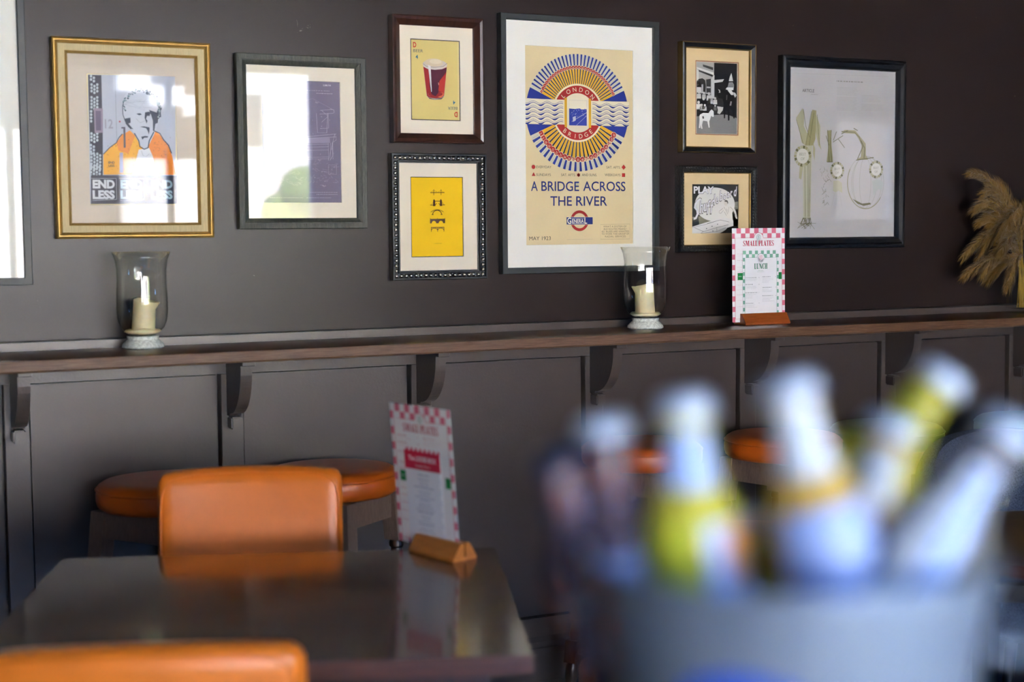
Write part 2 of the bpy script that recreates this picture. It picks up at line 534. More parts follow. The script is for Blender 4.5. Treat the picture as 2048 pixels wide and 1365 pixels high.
class Art:
    def __init__(self, w, h, base, quad=None):
        self.w, self.h = w, h
        self.f = homography(quad, w, h) if quad else (lambda p: p)
        self.quad = quad
        if quad:
            self.s = w / (0.5 * (math.dist(quad[0], quad[1]) + math.dist(quad[3], quad[2])))
            self.sy = h / (0.5 * (math.dist(quad[0], quad[3]) + math.dist(quad[1], quad[2])))
        else:
            self.s = self.sy = 1.0
        self.items = []          # (layer, [2D verts], [faces], colour)
        self.base = base

    def _clip(self, P):
        return [(min(self.w, max(0, u)), min(self.h, max(0, v))) for u, v in P]

    def poly(self, pts, color, layer=1, raw=False):
        P = list(pts) if raw else [self.f(p) for p in pts]
        P = self._clip(P)
        tris = tessellate_polygon([[Vector((u, v, 0)) for u, v in P]])
        self.items.append((layer, P, [tuple(t) for t in tris], lin(color)))

    def rect(self, x0, y0, x1, y1, color, layer=1, raw=False):
        self.poly([(x0, y0), (x1, y0), (x1, y1), (x0, y1)], color, layer, raw)

    def line(self, pts, width, color, layer=2, raw=False, closed=False, w2=None):
        """width in metres"""
        P = [Vector(p if raw else self.f(p)) for p in pts]
        if closed:
            P.append(P[0])
        n = len(P)
        L = []; R = []
        for i in range(n):
            a = P[max(i - 1, 0)]; b = P[min(i + 1, n - 1)]
            if closed and i in (0, n - 1):
                a = P[n - 2]; b = P[1]
            d = b - a
            if d.length < 1e-9: d = Vector((1, 0))
            d.normalize()
            ww = width if w2 is None else width + (w2 - width) * i / max(1, n - 1)
            nrm = Vector((-d.y, d.x)) * ww / 2
            L.append(tuple(P[i] + nrm)); R.append(tuple(P[i] - nrm))
        V = self._clip(L + R)
        F = [(i, i + 1, n + i + 1, n + i) for i in range(n - 1)]
        self.items.append((layer, V, F, lin(color)))

    def arc(self, c, r0, r1, a0, a1, color, layer=1, n=24, raw=False):
        """ring sector in metres; angles in degrees"""
        c = c if raw else self.f(c)
        V = []
        for r in (r0, r1):
            for k in range(n + 1):
                a = math.radians(a0 + (a1 - a0) * k / n)
                V.append((c[0] + r * math.cos(a), c[1] + r * math.sin(a)))
        V = self._clip(V)
        m_ = n + 1
        self.items.append((layer, V, [(i, i + 1, m_ + i + 1, m_ + i) for i in range(n)], lin(color)))

    def disc(self, c, r, color, layer=1, n=20, ry=None, raw=False):
        c = c if raw else self.f(c)
        ry = ry or r
        V = [(c[0] + r * math.cos(2 * PI * k / n), c[1] + ry * math.sin(2 * PI * k / n)) for k in range(n)]
        self.items.append((layer, self._clip(V), [tuple(range(n))], lin(color)))

    def text(self, s, p, size, color, layer=3, align='c', rot=0.0, sx=1.0, bold=0.0, raw=False, shear=0.0, fitw=None):
        """size = capital height in metres, p = anchor on the base line"""
        vs, fs = glyphs(s, bold)
        if not vs: return
        k = size / 0.70
        xs = [v[0] for v in vs]
        x0, x1 = min(xs), max(xs)
        if fitw: sx = fitw / ((x1 - x0) * k)
        off = {'l': -x0, 'c': -(x0 + x1) / 2, 'r': -x1}[align]
        p = p if raw else self.f(p)
        ca, sa = math.cos(math.radians(rot)), math.sin(math.radians(rot))
        V = []
        for (x, y) in vs:
            a = (x + off) * k * sx + y * k * shear
            b = y * k
            V.append((p[0] + a * ca - b * sa, p[1] + a * sa + b * ca))
        self.items.append((layer, self._clip(V), fs, lin(color)))

    def serif(self, s, p, size, width, color, layer=3, raw=False):
        p = p if raw else self.f(p)
        tot = sum(SERIF[c][1] for c in s)
        k = width / tot
        x = p[0] - width / 2
        for c in s:
            for pl in SERIF[c][0]:
                self.poly([(x + a * k, p[1] + b * size) for a, b in pl], color, layer, raw=True)
            if c == 'P':
                self.poly([(x + a * k, p[1] + b * size) for a, b in [(.24, .5), (.33, .56), (.33, .9), (.24, .94)]], self.base, layer + 1, raw=True)
            if c == 'A':
                self.poly([(x + a * k, p[1] + b * size) for a, b in [(.16, .3), (.28, .3), (.22, .64)]], self.base, layer + 1, raw=True)
            x += SERIF[c][1] * k

    def words(self, x0, x1, y, hgt, color, rnd, layer=2, raw=True, fill=0.8):
        """a line of illegibly small print: broken dashes"""
        x = x0
        while x < x1:
            w = rnd.uniform(0.6, 3.4) * hgt
            self.rect(x, y, min(x1, x + w * fill), y + hgt, color, layer, raw=raw)
            x += w + hgt * 0.5

    def build(self, name, parent, x0, z0, y, thick=0.0012, M=None):
        """sheet in the plane y facing -y, lower left corner at x0,z0"""
        bm = bmesh.new()
        cl = bm.loops.layers.float_color.new('ink')
        base = lin(self.base)
        add_box(bm, x0, x0 + self.w, y, y + thick, z0, z0 + self.h)
        for f in bm.faces:
            for l in f.loops:
                l[cl] = base + (1,)
        for (layer, V, F, c) in self.items:
            yy = y - 0.00012 * layer
            bv = [bm.verts.new((x0 + u, yy, z0 + v)) for u, v in V]
            for f in F:
                if len(set(f)) < 3: continue
                vv = [bv[i] for i in f]
                try:
                    fc = bm.faces.new(vv)
                except ValueError:
                    continue
                # signed area in the sheet: the face must look towards -y
                a = 0
                for i in range(len(vv)):
                    p, q = vv[i].co, vv[(i + 1) % len(vv)].co
                    a += p.x * q.z - q.x * p.z
                if a < 0: fc.normal_flip()
                for l in fc.loops:
                    l[cl] = c + (1,)
        if M is not None:
            for v in bm.verts: v.co = M @ v.co
        return mesh_obj(name, bm, M_INK, parent)

# ------------------------------------------------------------------ the room
def struct(name, x0, x1, y0, y1, z0, z1, material):
    o = box(name, x0, x1, y0, y1, z0, z1, material)
    o['kind'] = 'structure'
    return o

ZC = 3.05
XL, XR = -1.6, 11.2
struct('floor', XL, XR, YB, 0.15, -0.1, 0.0, M_FLOOR)
struct('ceiling', XL - .15, XR + .15, YB - .15, 0.15, ZC, ZC + 0.1, M_CEIL)
struct('wall_north', XL, XR, 0.0, 0.15, 0.0, ZC, M_WALL)
struct('wall_west', XL - .15, XL, YB, 0.15, 0.0, ZC, M_DARKWALL)
struct('wall_east', XR, XR + .15, YB, 0.15, 0.0, ZC, M_DARKWALL)
bm = bmesh.new()
xs = [XL] + [v for w in WIN for v in w[:2]] + [XR]
for i in range(0, len(xs), 2):
    add_box(bm, xs[i], xs[i + 1], YB - .15, YB, 0, ZC)
for (a, b, c_, d_) in WIN:
    add_box(bm, a, b, YB - .15, YB, 0, c_)
    add_box(bm, a, b, YB - .15, YB, d_, ZC)
mesh_obj('wall_south', bm, M_DARKWALL)['kind'] = 'structure'
for i, (a, b, c_, d_) in enumerate(WIN):
    bm = bmesh.new()
    n = max(1, round((b - a) / 1.1))
    t = 0.045
    add_box(bm, a, b, YB - .10, YB - .04, c_, c_ + t)
    add_box(bm, a, b, YB - .10, YB - .04, d_ - t, d_)
    for k in range(n + 1):
        xk = a + (b - a) * k / n
        xa = min(max(xk - t / 2, a), b - t)
        add_box(bm, xa, xa + t, YB - .10, YB - .04, c_ + t, d_ - t)
    w = mesh_obj('window_%d' % (i + 1), bm, M_WINFRAME)
    w['kind'] = 'structure'
    g = bmesh.new()
    add_box(g, a + 0.01, b - 0.01, YB - .072, YB - .068, c_ + 0.01, d_ - 0.01)
    mesh_obj('pane', g, M_GLASS_WIN, w)

# wainscot below the ledge: recessed panels, stiles, rails, skirting
YP, YS = -0.024, -0.045
SHZ, SHT = 1.118, 0.034
STILES = [-0.64, -0.045, 0.552, 1.143, 1.727, 2.325, 2.919, 3.519, 4.120, 4.72, 5.32, 5.92, 6.5]
k = 1
struct('trim_%d' % k, XL, 7.0, -.005, -0.001, 0.0, SHZ - SHT - 0.002, M_PANEL); k += 1
for sa, sb in zip(STILES, STILES[1:]):
    struct('trim_%d' % k, sa + .0365, sb - .042, YP - .008, -.0055, .205, 1.0255, M_PANEL); k += 1
struct('trim_%d' % k, XL, 7.0, YS, -.0055, 1.030, SHZ - SHT - 0.002, M_TRIM); k += 1
struct('trim_%d' % k, XL, 7.0, YS, -.0055, 0.0, 0.200, M_TRIM); k += 1
for sx in STILES:
    bm = bmesh.new()
    add_box(bm, sx - .033, sx + .033, YS, -.0055, 0.2005, 1.0295)
    bmesh.ops.bevel(bm, geom=bm.edges[:], offset=0.002, segments=1, affect='EDGES')
    o = mesh_obj('trim_%d' % k, bm, M_TRIM); o['kind'] = 'structure'; k += 1
struct('trim_%d' % k, XL, 7.0, -0.062, -0.001, SHZ + .0005, SHZ + 0.023, M_TRIM); k += 1
bm = bmesh.new()
prism(bm, [(YS - .0005, 0), (YS - .022, 0), (YS - .022, .09), (YS - .016, .105), (YS - .010, .108), (YS - .010, .125), (YS - .0005, .14)], 'x', XL, 7.0)
o = mesh_obj('baseboard_north', fix(bm), M_TRIM); o['kind'] = 'structure'

# ------------------------------------------------------------------ bar ledge with brackets
ledge = tag(empty('bar_ledge', (0, -.2, SHZ)), 'long dark oak bar ledge on curved charcoal brackets along the picture wall', 'shelf')
bm = bmesh.new()
rnd = random.Random(3)
N = 90
prof = []
for i in range(N + 1):
    x = XL + (7.0 - XL) * i / N
    bow = -0.332 - 0.02 * ((x - 2.2) / 1.8) ** 2 * (1 if 0 < x < 4.5 else 1.2) + 0.0015 * math.sin(x * 7) + rnd.uniform(-.0008, .0008)
    bow = max(bow, -0.37)
    pts = [(0.001, SHZ), (bow + .008, SHZ), (bow + .002, SHZ - .003), (bow, SHZ - .009), (bow, SHZ - SHT + .006), (bow + .003, SHZ - SHT + .001), (bow + .01, SHZ - SHT), (0.001, SHZ - SHT)]
    prof.append([bm.verts.new((x, p[0] - 0.002, p[1])) for p in pts])
for a, b in zip(prof, prof[1:]):
    for j in range(8):
        f = bm.faces.new((a[j], a[(j + 1) % 8], b[(j + 1) % 8], b[j]))
        if j in (2, 3, 4): f.material_index = 1
bm.faces.new(prof[0]); bm.faces.new(list(reversed(prof[-1])))
mesh_obj('board', fix(bm), [M_OAK, M_OAKEDGE], ledge, smooth=True, auto=30, loc=(0, .2, -SHZ))

def bracket(sx):
    zt = SHZ - SHT - 0.0005
    bm = bmesh.new()
    pts = [(YS - .0005, zt), (-0.205, zt), (-0.205, zt - .019), (-0.196, zt - .021)]
    for i in range(1, 13):
        a = i / 12 * PI / 2
        pts.append((-0.196 + .118 * (1 - math.cos(a)) * 1.0, zt - .03 - .135 * math.sin(a)))
    pts += [(-0.075, 0.912), (YS - .0005, 0.910)]
    prism(bm, pts, 'x', sx - .0165, sx + .0165)
    b = mesh_obj('bracket', fix(bm), M_TRIM, ledge, loc=(0, .2, -SHZ))
    c = bmesh.new()
    add_box(c, sx - .0185, sx + .0185, -0.222, -0.200, zt - .020, zt)
    bmesh.ops.bevel(c, geom=c.edges[:], offset=0.0015, segments=1, affect='EDGES')
    mesh_obj('bracket_cap', c, M_TRIM, b)
    c = bmesh.new()
    add_box(c, sx - .0165, sx + .0165, -0.092, YS - .0005, 0.874, 0.909)
    bmesh.ops.bevel(c, geom=c.edges[:], offset=0.004, segments=2, affect='EDGES')
    mesh_obj('bracket_foot', c, M_TRIM, b)
for sx in STILES[1:]:
    bracket(sx)

# ------------------------------------------------------------------ street outside (seen only mirrored in the picture glass)
def outside(name, label, cat, boxes, mats):
    bm = bmesh.new()
    for (x0, x1, y0, y1, z0, z1, mi) in boxes:
        add_box(bm, x0, x1, y0, y1, z0, z1, mi)
    return tag(mesh_obj(name, bm, mats), label, cat)
bx = [(5.6, 14, -16.6, -16, 0, 4.1, 0)]
for (a, b, c_, d_) in ((5.7, 6.0, 2.6, 3.3), (7.6, 8.6, 1.2, 2.6), (10, 11, 1.2, 2.6)):
    bx.append((a, b, -16.0, -15.97, c_, d_, 1))
bx.append((5.6, 14, -16.12, -15.9, 3.9, 4.1, 0))
bx.append((4.95, 5.6, -16.3, -16.0, 3.0, 3.25, 0)); bx.append((4.5, 4.95, -16.3, -16.0, 3.12, 3.38, 0)); bx.append((4.1, 4.5, -16.3, -16.0, 3.3, 3.5, 0))
outside('building', 'white rendered building across the street, mirrored in the picture glass', 'building', bx, [M_RENDER, M_DARKGLASS])
bx = [(-6, 2.9, -16.4, -16, 0, 2.75, 0), (2.9, 4.15, -16.4, -16.0, 0, .9, 0), (4.15, 5.2, -16.4, -16.0, 0, 2.4, 0)]
outside('garden_wall', 'low white street wall left of the white building', 'wall', bx, [M_RENDER])
bx = [(-14, 26, -26, -24, 0, 8, 0)]
for i in range(8):
    for j in range(2):
        bx.append((-12 + i * 2.1, -11.1 + i * 2.1, -24.0, -23.97, 2.6 + j * 2.9, 4.3 + j * 2.9, 1))
outside('terraced_building', 'tall grey brick building far behind the low white wall', 'building', bx, [M_BRICKGREY, M_DARKGLASS])
bm = bmesh.new()
add_box(bm, -40, 50, -60, YB - .15, -0.2, -0.1)
tag(mesh_obj('ground', bm, M_STREET), kind='structure')
bm = bmesh.new()
rnd = random.Random(5)
for i in range(46):
    p = Vector((rnd.uniform(5.9, 8.6), rnd.uniform(-15.6, -15.2), rnd.uniform(0.3, 2.0)))
    bmesh.ops.create_icosphere(bm, subdivisions=2, radius=rnd.uniform(.22, .36), matrix=Matrix.Translation(p))
for v in bm.verts:
    v.co += Vector((rnd.uniform(-.04, .04), rnd.uniform(-.04, .04), rnd.uniform(-.04, .04)))
tag(mesh_obj('hedge', bm, M_HEDGE), 'green street hedge in front of the white building', 'hedge')

# recessed ceiling lamps
for (x, y) in ((3.75, -4.35), (7.6, -5.8), (1.2, -2.6)):
    t = tag(empty('ceiling_downlight', (x, y, ZC)), {3.75: 'warm recessed ceiling lamp mirrored in the beer card glass', 7.6: 'warm recessed ceiling lamp mirrored in the vegetable page glass', 1.2: 'warm recessed ceiling lamp above the dining table'}[x], 'ceiling light', 'recessed ceiling lamps')
    bm = lathe_bm([(0.045, -0.002), (0.06, -0.004), (0.064, -0.010), (0.05, -0.014), (0.044, -0.008)], 32, False, False)
    mesh_obj('rim', fix(bm), M_LAMPRIM, t, smooth=True)
    bm = lathe_bm([(0, -0.006), (0.044, -0.006)], 32, False, False)
    for f in bm.faces: f.normal_flip()
    mesh_obj('lens', bm, M_LAMP, t)
    l = bpy.data.lights.new('downlight', 'SPOT')
    l.energy = 10
    l.color = (1.0, 0.80, 0.58)
    l.spot_size = math.radians(95)
    l.spot_blend = 0.8
    l.shadow_soft_size = 0.05
    o = bpy.data.objects.new('downlight', l)
    o.location = (x, y, ZC - 0.03)
    COL.objects.link(o)

# ------------------------------------------------------------------ picture frames
def frame_ring(name, parent, R4, prof, material, org, smooth=False):
    """R4 = (x0, x1, z0, z1) outer rectangle; prof = closed list of (inset, y)"""
    x0, x1, z0, z1 = R4
    bm = bmesh.new()
    loops = []
    for (t, y) in prof:
        loops.append([bm.verts.new((x0 + t, y, z0 + t)), bm.verts.new((x1 - t, y, z0 + t)), bm.verts.new((x1 - t, y, z1 - t)), bm.verts.new((x0 + t, y, z1 - t))])
    n = len(loops)
    for i in range(n):
        a, b = loops[i], loops[(i + 1) % n]
        for k in range(4):
            bm.faces.new((a[k], a[(k + 1) % 4], b[(k + 1) % 4], b[k]))
    return mesh_obj(name, fix(bm), material, parent, loc=tuple(-v for v in org))

def picture(R4, sight, label, group=None):
    x0, x1, z0, z1 = R4
    t = tag(empty('framed_picture', ((x0 + x1) / 2, 0, z0)), label, 'picture', group)
    return t, t.location.copy()

def mount(root, org, sight, openr, material, bevelmat=None, pad=0.004, y=-0.0145):
    """mount board as a real board with a window cut in it"""
    sx0, sx1, sz0, sz1 = sight
    ox0, ox1, oz0, oz1 = openr
    bm = bmesh.new()
    A = (sx0 - pad, sx1 + pad, sz0 - pad, sz1 + pad)
    th = 0.002
    def lp(r, yy):
        return [bm.verts.new((r[0], yy, r[2])), bm.verts.new((r[1], yy, r[2])), bm.verts.new((r[1], yy, r[3])), bm.verts.new((r[0], yy, r[3]))]
    L = [lp(A, y), lp(openr, y), lp((ox0 + .001, ox1 - .001, oz0 + .001, oz1 - .001), y + th), lp(A, y + th)]
    for i in range(4):
        a, b = L[i], L[(i + 1) % 4]
        for k in range(4):
            f = bm.faces.new((a[k], a[(k + 1) % 4], b[(k + 1) % 4], b[k]))
            if i == 1: f.material_index = 1
    return mesh_obj('mount', fix(bm), [material, bevelmat or material], root, loc=tuple(-v for v in org))

def glass(root, org, sight, y=-0.0185, pad=0.004):
    bm = bmesh.new()
    add_box(bm, sight[0] - pad, sight[1] + pad, y, y + .002, sight[2] - pad, sight[3] + pad)
    return mesh_obj('glass_pane', bm, M_GLASS_PIC, root, loc=tuple(-v for v in org))

def backing(root, org, R4, material=M_BLACKWOOD):
    bm = bmesh.new()
    add_box(bm, R4[0] + .006, R4[1] - .006, -0.011, -0.002, R4[2] + .006, R4[3] - .006)
    return mesh_obj('backing_board', bm, material, root, loc=tuple(-v for v in org))

def sheet(art, root, org, x0, z0, y=-0.0122):
    o = art.build('print', root, x0 - org[0], z0 - org[2], y - org[1])
    return o

YPR = -0.0122
# (openings are the parts of the sheets that show; sheets run to them exactly)
# --- 1 gold frame, stencil portrait
R4 = (0.6731, 1.1055, 1.4177, 1.9609)
sg = (0.7170, 1.0640, 1.4590, 1.9190)
root, org = picture(R4, sg, 'gilt frame with cream linen band around an orange and black stencil portrait')
fr = frame_ring('frame', root, R4, [(0, -.001), (0, -.030), (.003, -.034), (.006, -.030), (.008, -.030), (.011, -.034), (.015, -.030), (.0165, -.026), (.0165, -.001)], M_GOLD, org)
frame_ring('linen_band', root, (R4[0] + .0166, R4[1] - .0166, R4[2] + .0166, R4[3] - .0166), [(0, -.001), (0, -.026), (.0185, -.024), (.0185, -.001)], M_LINEN, org)
frame_ring('inner_lip', root, (R4[0] + .0352, R4[1] - .0352, R4[2] + .0352, R4[3] - .0352), [(0, -.001), (0, -.026), (.002, -.028), (.0045, -.024), (.007, -.022), (.0075, -.001)], M_GOLD, org)
sg = (R4[0] + .0427, R4[1] - .0427, R4[2] + .0427, R4[3] - .0427)
backing(root, org, R4)
op = (0.766, 1.0094, 1.5088, 1.8677)
mount(root, org, sg, op, M_MAT_GREY)
a = Art(op[1] - op[0], op[3] - op[2], 'e6d9a0')
w_, h_ = a.w, a.h
# slip border in pale gold, then the print mapped from its crop
a.rect(0, 0, w_, h_, 'e9dca6', 1, raw=True)
b = .0048
Q = [(30, 45), (905, 65), (930, 1325), (68, 1325)]
H = homography(Q, w_ - 2 * b, h_ - 2 * b)
a.f = lambda p: (H(p)[0] + b, H(p)[1] + b)
a.s = (w_ - 2 * b) / 868
def P(*c): return [(c[i], c[i + 1]) for i in range(0, len(c), 2)]
a.rect(28, 40, 925, 1330, 'b9bfca', 2)
a.poly(P(30, 45, 165, 47, 180, 640, 180, 1070, 60, 1070), '2b2f3e', 3)
rnd = random.Random(1)
for (cx, cy, nx, ny) in ((75, 75, 2, 2), (95, 175, 3, 3), (95, 320, 3, 4), (62, 460, 1, 4), (95, 665, 3, 3), (75, 780, 2, 3), (110, 900, 4, 5), (105, 1000, 4, 4)):
    for i in range(nx):
        for j in range(ny):
            x = cx + (i - (nx - 1) / 2) * 29
            y = cy + (j - (ny - 1) / 2) * 33 + (i % 2) * 16
            if 45 < x < 165:
                a.poly([(x + 13 * math.cos(PI / 3 * q), y + 15 * math.sin(PI / 3 * q)) for q in range(6)], 'b9c6ce', 4)
a.poly(P(88, 378, 180, 380, 182, 622, 98, 628), '8d7f93', 5)
a.poly(P(106, 405, 160, 406, 162, 600, 112, 602), '5f5570', 6)
a.line(P(305, 50, 330, 1040), .0006, '4a4a55', 4)
a.text('12', (243, 578), .0245, '9b9ba6', 5, bold=.02, sx=.78)
a.disc((352, 510), .0026, 'a8434a', 5)
a.poly(P(388, 565, 408, 563, 412, 770, 392, 772), '56525c', 7)
a.poly(P(368, 565, 408, 563, 408, 578, 368, 580), '56525c', 7)
a.poly(P(185, 840, 250, 775, 320, 720, 375, 640, 455, 598, 500, 640, 545, 710, 600, 790, 610, 1040, 188, 1040), 'f2ad1c', 5)
a.poly(P(320, 722, 375, 642, 450, 600, 510, 650, 480, 720, 440, 830, 340, 800), 'ea8f2a', 6)
a.poly(P(640, 760, 690, 610, 740, 612, 800, 690, 860, 770, 888, 860, 925, 1040, 640, 1040), 'ee8a24', 5)
a.poly(P(545, 790, 650, 770, 690, 860, 720, 1040, 480, 1040, 520, 880), 'dfe2e6', 6)
# face and curls
a.poly(P(395, 260, 440, 200, 520, 175, 620, 190, 700, 240, 755, 330, 775, 430, 740, 540, 700, 640, 650, 740, 600, 780, 560, 750, 510, 650, 470, 580, 410, 510, 380, 410), 'c3cad4', 7)
HC = '2c3a4e'
for i in range(70):
    t = i / 69
    ang = math.radians(190 - 220 * t)
    rr = rnd.uniform(.86, 1.04)
    x = 575 + 190 * rr * math.cos(ang); y = 370 - 185 * rr * math.sin(ang)
    r0 = rnd.uniform(.0012, .0034) * (1.5 if t > .55 else .8)
    a.disc((x, y), r0, rnd.choice([HC, '3d6a72', HC, '55707c']), 8, n=9)
    if i % 2: a.disc((x + 4, y - 3), r0 * .45, 'b9cdd2', 9, n=8)
a.line(P(395, 300, 380, 360, 384, 440, 410, 510, 440, 560, 485, 582), .0022, HC, 8)
a.poly(P(405, 480, 460, 470, 462, 520, 440, 530, 485, 580, 460, 584, 412, 530), HC, 8)
a.poly(P(650, 390, 740, 420, 770, 400, 775, 460, 745, 470, 740, 520, 715, 530, 705, 600, 690, 600, 690, 500, 672, 440), HC, 8)
a.poly(P(610, 415, 650, 408, 680, 425, 660, 432, 660, 450, 630, 450, 620, 480, 635, 500, 625, 530, 605, 470), HC, 9)
a.poly(P(520, 430, 560, 424, 578, 438, 548, 446), HC, 9)
a.line(P(518, 480, 560, 520, 610, 500), .0008, '7d8794', 8)
a.poly(P(555, 560, 600, 556, 655, 566, 655, 600, 648, 640, 636, 600, 620, 574), HC, 9)
a.poly(P(570, 660, 610, 652, 642, 655, 636, 668, 600, 670, 582, 690), HC, 9)
a.line(P(500, 625, 545, 700, 556, 760, 600, 785, 640, 770, 652, 700, 700, 610), .0030, HC, 9)
a.line(P(185, 838, 250, 770, 318, 722, 340, 675, 378, 632), .0022, HC, 8)
a.line(P(700, 600, 760, 625, 800, 690, 850, 745, 880, 825), .0028, HC, 8)
a.line(P(570, 800, 590, 850, 620, 858, 655, 830), .0006, '6a7078', 9)
for i in range(16):
    a.line([(rnd.uniform(330, 800), rnd.uniform(280, 360)), (rnd.uniform(400, 760), rnd.uniform(290, 400))], .0004, '8a93a6', 10)
for i in range(60):
    x = rnd.uniform(200, 540) if i < 34 else rnd.uniform(660, 870)
    y = rnd.uniform(680, 1010) if i < 34 else rnd.uniform(660, 860)
    a.line([(x, y), (x + rnd.uniform(-14, 14), y + rnd.uniform(-12, 12)), (x + rnd.uniform(-14, 14), y + rnd.uniform(-12, 12))], .0006, '8a3f1c', 8)
a.text('END', (268, 930), .0060, '3a2a1c', 9, bold=.03)
a.text('LESS', (268, 962), .0060, '3a2a1c', 9, bold=.03)
a.rect(350, 820, 385, 1020, 'a9a4b8', 9)
a.rect(60, 1045, 935, 1330, '2b3040', 8)
for (x, cell) in ((66, 0), (345, 1)):
    a.line(P(x - 2, 1078, x + 250, 1078), .0009, 'cfd6dc', 9)
    a.line(P(x + 250, 1078, x + 254, 1285), .0009, 'cfd6dc', 9)
    a.line(P(x + 254, 1285, x + 10, 1296), .0009, 'cfd6dc', 9)
a.text('END', (190, 1172), .0215, 'd4dade', 10, bold=.05, fitw=.060)
a.text('LESS', (190, 1276), .0215, 'd4dade', 10, bold=.05, fitw=.060)
a.text('END', (470, 1172), .0215, 'a9c4cc', 10, bold=.05, fitw=.060)
a.text('LESS', (470, 1276), .0215, 'a9c4cc', 10, bold=.05, fitw=.060)
a.text('END', (780, 1172), .0215, 'a9c4cc', 10, bold=.05, fitw=.060)
a.text('LESS', (780, 1276), .0215, 'a9c4cc', 10, bold=.05, fitw=.060)
sheet(a, root, org, op[0], op[2])
glass(root, org, sg)

# --- 2 patent drawing in distressed dark frame
R4 = (1.1796, 1.5700, 1.4402, 1.9399)
root, org = picture(R4, None, 'distressed green-black wood frame around a violet patent drawing, half hidden by glare')
frame_ring('frame', root, R4, [(0, -.001), (0, -.026), (.002, -.028), (.016, -.027), (.0165, -.024), (.018, -.024), (.0185, -.026), (.029, -.021), (.031, -.019), (.031, -.001)], M_SLATEWOOD, org)
sg = (R4[0] + .031, R4[1] - .031, R4[2] + .031, R4[3] - .031)
backing(root, org, R4)
op = (1.2560, 1.4937, 1.5156, 1.8690)
mount(root, org, sg, op, M_MAT_CREAM)
a = Art(op[1] - op[0], op[3] - op[2], '7e7589', [(290, 262), (825, 293), (835, 1112), (292, 1110)])
WH = 'c9c4d2'
a.text('2,280,718', (738, 318), .0042, 'e6e2ea', 2, bold=.02)
rnd = random.Random(4)
a.words(.05, .205, a.h - .0285, .0022, 'aaa3b4', rnd)
a.words(.06, .14, a.h - .036, .0016, 'aaa3b4', rnd)
a.words(.165, .215, a.h - .036, .0018, 'c4becc', rnd)
a.text('Fig.1', (670, 430), .0040, WH, 2)
for L in (P(690, 480, 780, 475, 782, 500, 692, 505), P(688, 505, 745, 503, 748, 600, 690, 602), P(665, 500, 672, 630, 735, 632, 742, 500), P(700, 480, 745, 520, 700, 560), P(758, 470, 785, 478, 786, 498), P(560, 660, 800, 640, 800, 660, 560, 670)):
    a.line(L, .0008, WH, 3)
a.poly(P(560, 668, 755, 666, 757, 700, 562, 700), '9b93a8', 2)
a.line(P(480, 440, 640, 400, 770, 470), .0006, 'a79fb3', 3)
for yy in (712, 730, 752, 800, 812):
    a.line(P(470, yy, 745, yy - 4), .0006, WH, 3)
for xx in (470, 560, 632, 745, 760, 775):
    a.line(P(xx, 700, xx + 2, 815), .0006, WH, 3)
a.line(P(745, 820, 790, 640, 800, 680, 772, 700, 775, 790, 755, 820), .0008, WH, 3)
for i in range(90):
    x, y = rnd.uniform(400, 800), rnd.uniform(830, 990)
    a.line([(x, y), (x + rnd.uniform(-25, 25), y + rnd.uniform(-14, 14)), (x + rnd.uniform(-25, 25), y + rnd.uniform(-14, 14))], .0006, 'aaa2b5', 3)
a.line(P(745, 850, 800, 850, 800, 915, 745, 915), .0006, WH, 3, closed=True)
for (x, y, s_) in ((700, 525, '12'), (755, 550, '9'), (640, 550, '7'), (700, 590, '16'), (640, 640, '3'), (770, 745, '21'), (690, 780, '8'), (780, 775, '5'), (640, 880, '31'), (700, 900, '30'), (720, 965, '24'), (650, 940, '28')):
    a.text(s_, (x, y), .0030, WH, 3)
a.text('Fig.2', (685, 820), .0036, WH, 3)
a.text('Fig.3', (715, 998), .0040, WH, 3)
a.words(.14, .225, .030, .0016, 'b4adc0', rnd)
a.words(.16, .225, .024, .0016, 'b4adc0', rnd)
a.words(.13, .205, .014, .0016, 'b4adc0', rnd)
a.words(.02, .12, .014, .0016, 'b4adc0', rnd)
sheet(a, root, org, op[0], op[2])
glass(root, org, sg)

# --- 3 beer card in mahogany scoop frame
R4 = (1.6528, 1.9504, 1.6959, 2.0735)
root, org = picture(R4, None, 'mahogany scoop frame around a yellow playing card with a pint of red beer')
frame_ring('frame', root, R4, [(0, -.001), (0, -.034), (.004, -.036), (.012, -.033), (.022, -.024), (.0265, -.020), (.0285, -.019), (.0285, -.001)], M_MAHOG, org)
sg = (R4[0] + .0285, R4[1] - .0285, R4[2] + .0285, R4[3] - .0285)
backing(root, org, R4)
op = (1.7172, 1.8803, 1.7638, 2.0068)
mount(root, org, sg, op, M_MAT_CREAM)
a = Art(op[1] - op[0], op[3] - op[2], 'dcc87e', [(55, 50), (812, 95), (820, 1310), (63, 1290)])
a.rect(0, 0, a.w, a.h, '3b2f3e', 1, raw=True)
b = .0032
a.rect(b, b, a.w - b, a.h - b, 'ddc97c', 2, raw=True)
a.rect(a.w * .97 - b, b, a.w - b, a.h - b, 'e2cf8e', 3, raw=True)
def corner(rot, sgn, pd, pb, p4):
    a.text('D', pd, .0150, 'd1402c', 5, rot=rot, bold=.035, sx=.72)
    a.text('BEER', pb, .0090, '4a5a66', 5, rot=rot, fitw=.0315)
    a.text('4', p4, .0115, '2a6f93', 5, rot=rot, bold=.02)
corner(0, 1, (126, 186), (178, 262), (157, 360))
corner(180, -1, (748, 1170), (698, 1090), (722, 998))
a.poly(P(250, 440, 305, 930, 345, 970, 430, 985, 530, 975, 572, 930, 618, 440), 'c9b9a6', 5)
a.poly(P(256, 480, 308, 925, 350, 950, 440, 962, 530, 952, 570, 920, 612, 490, 540, 520, 430, 530, 320, 515), 'a5282a', 6)
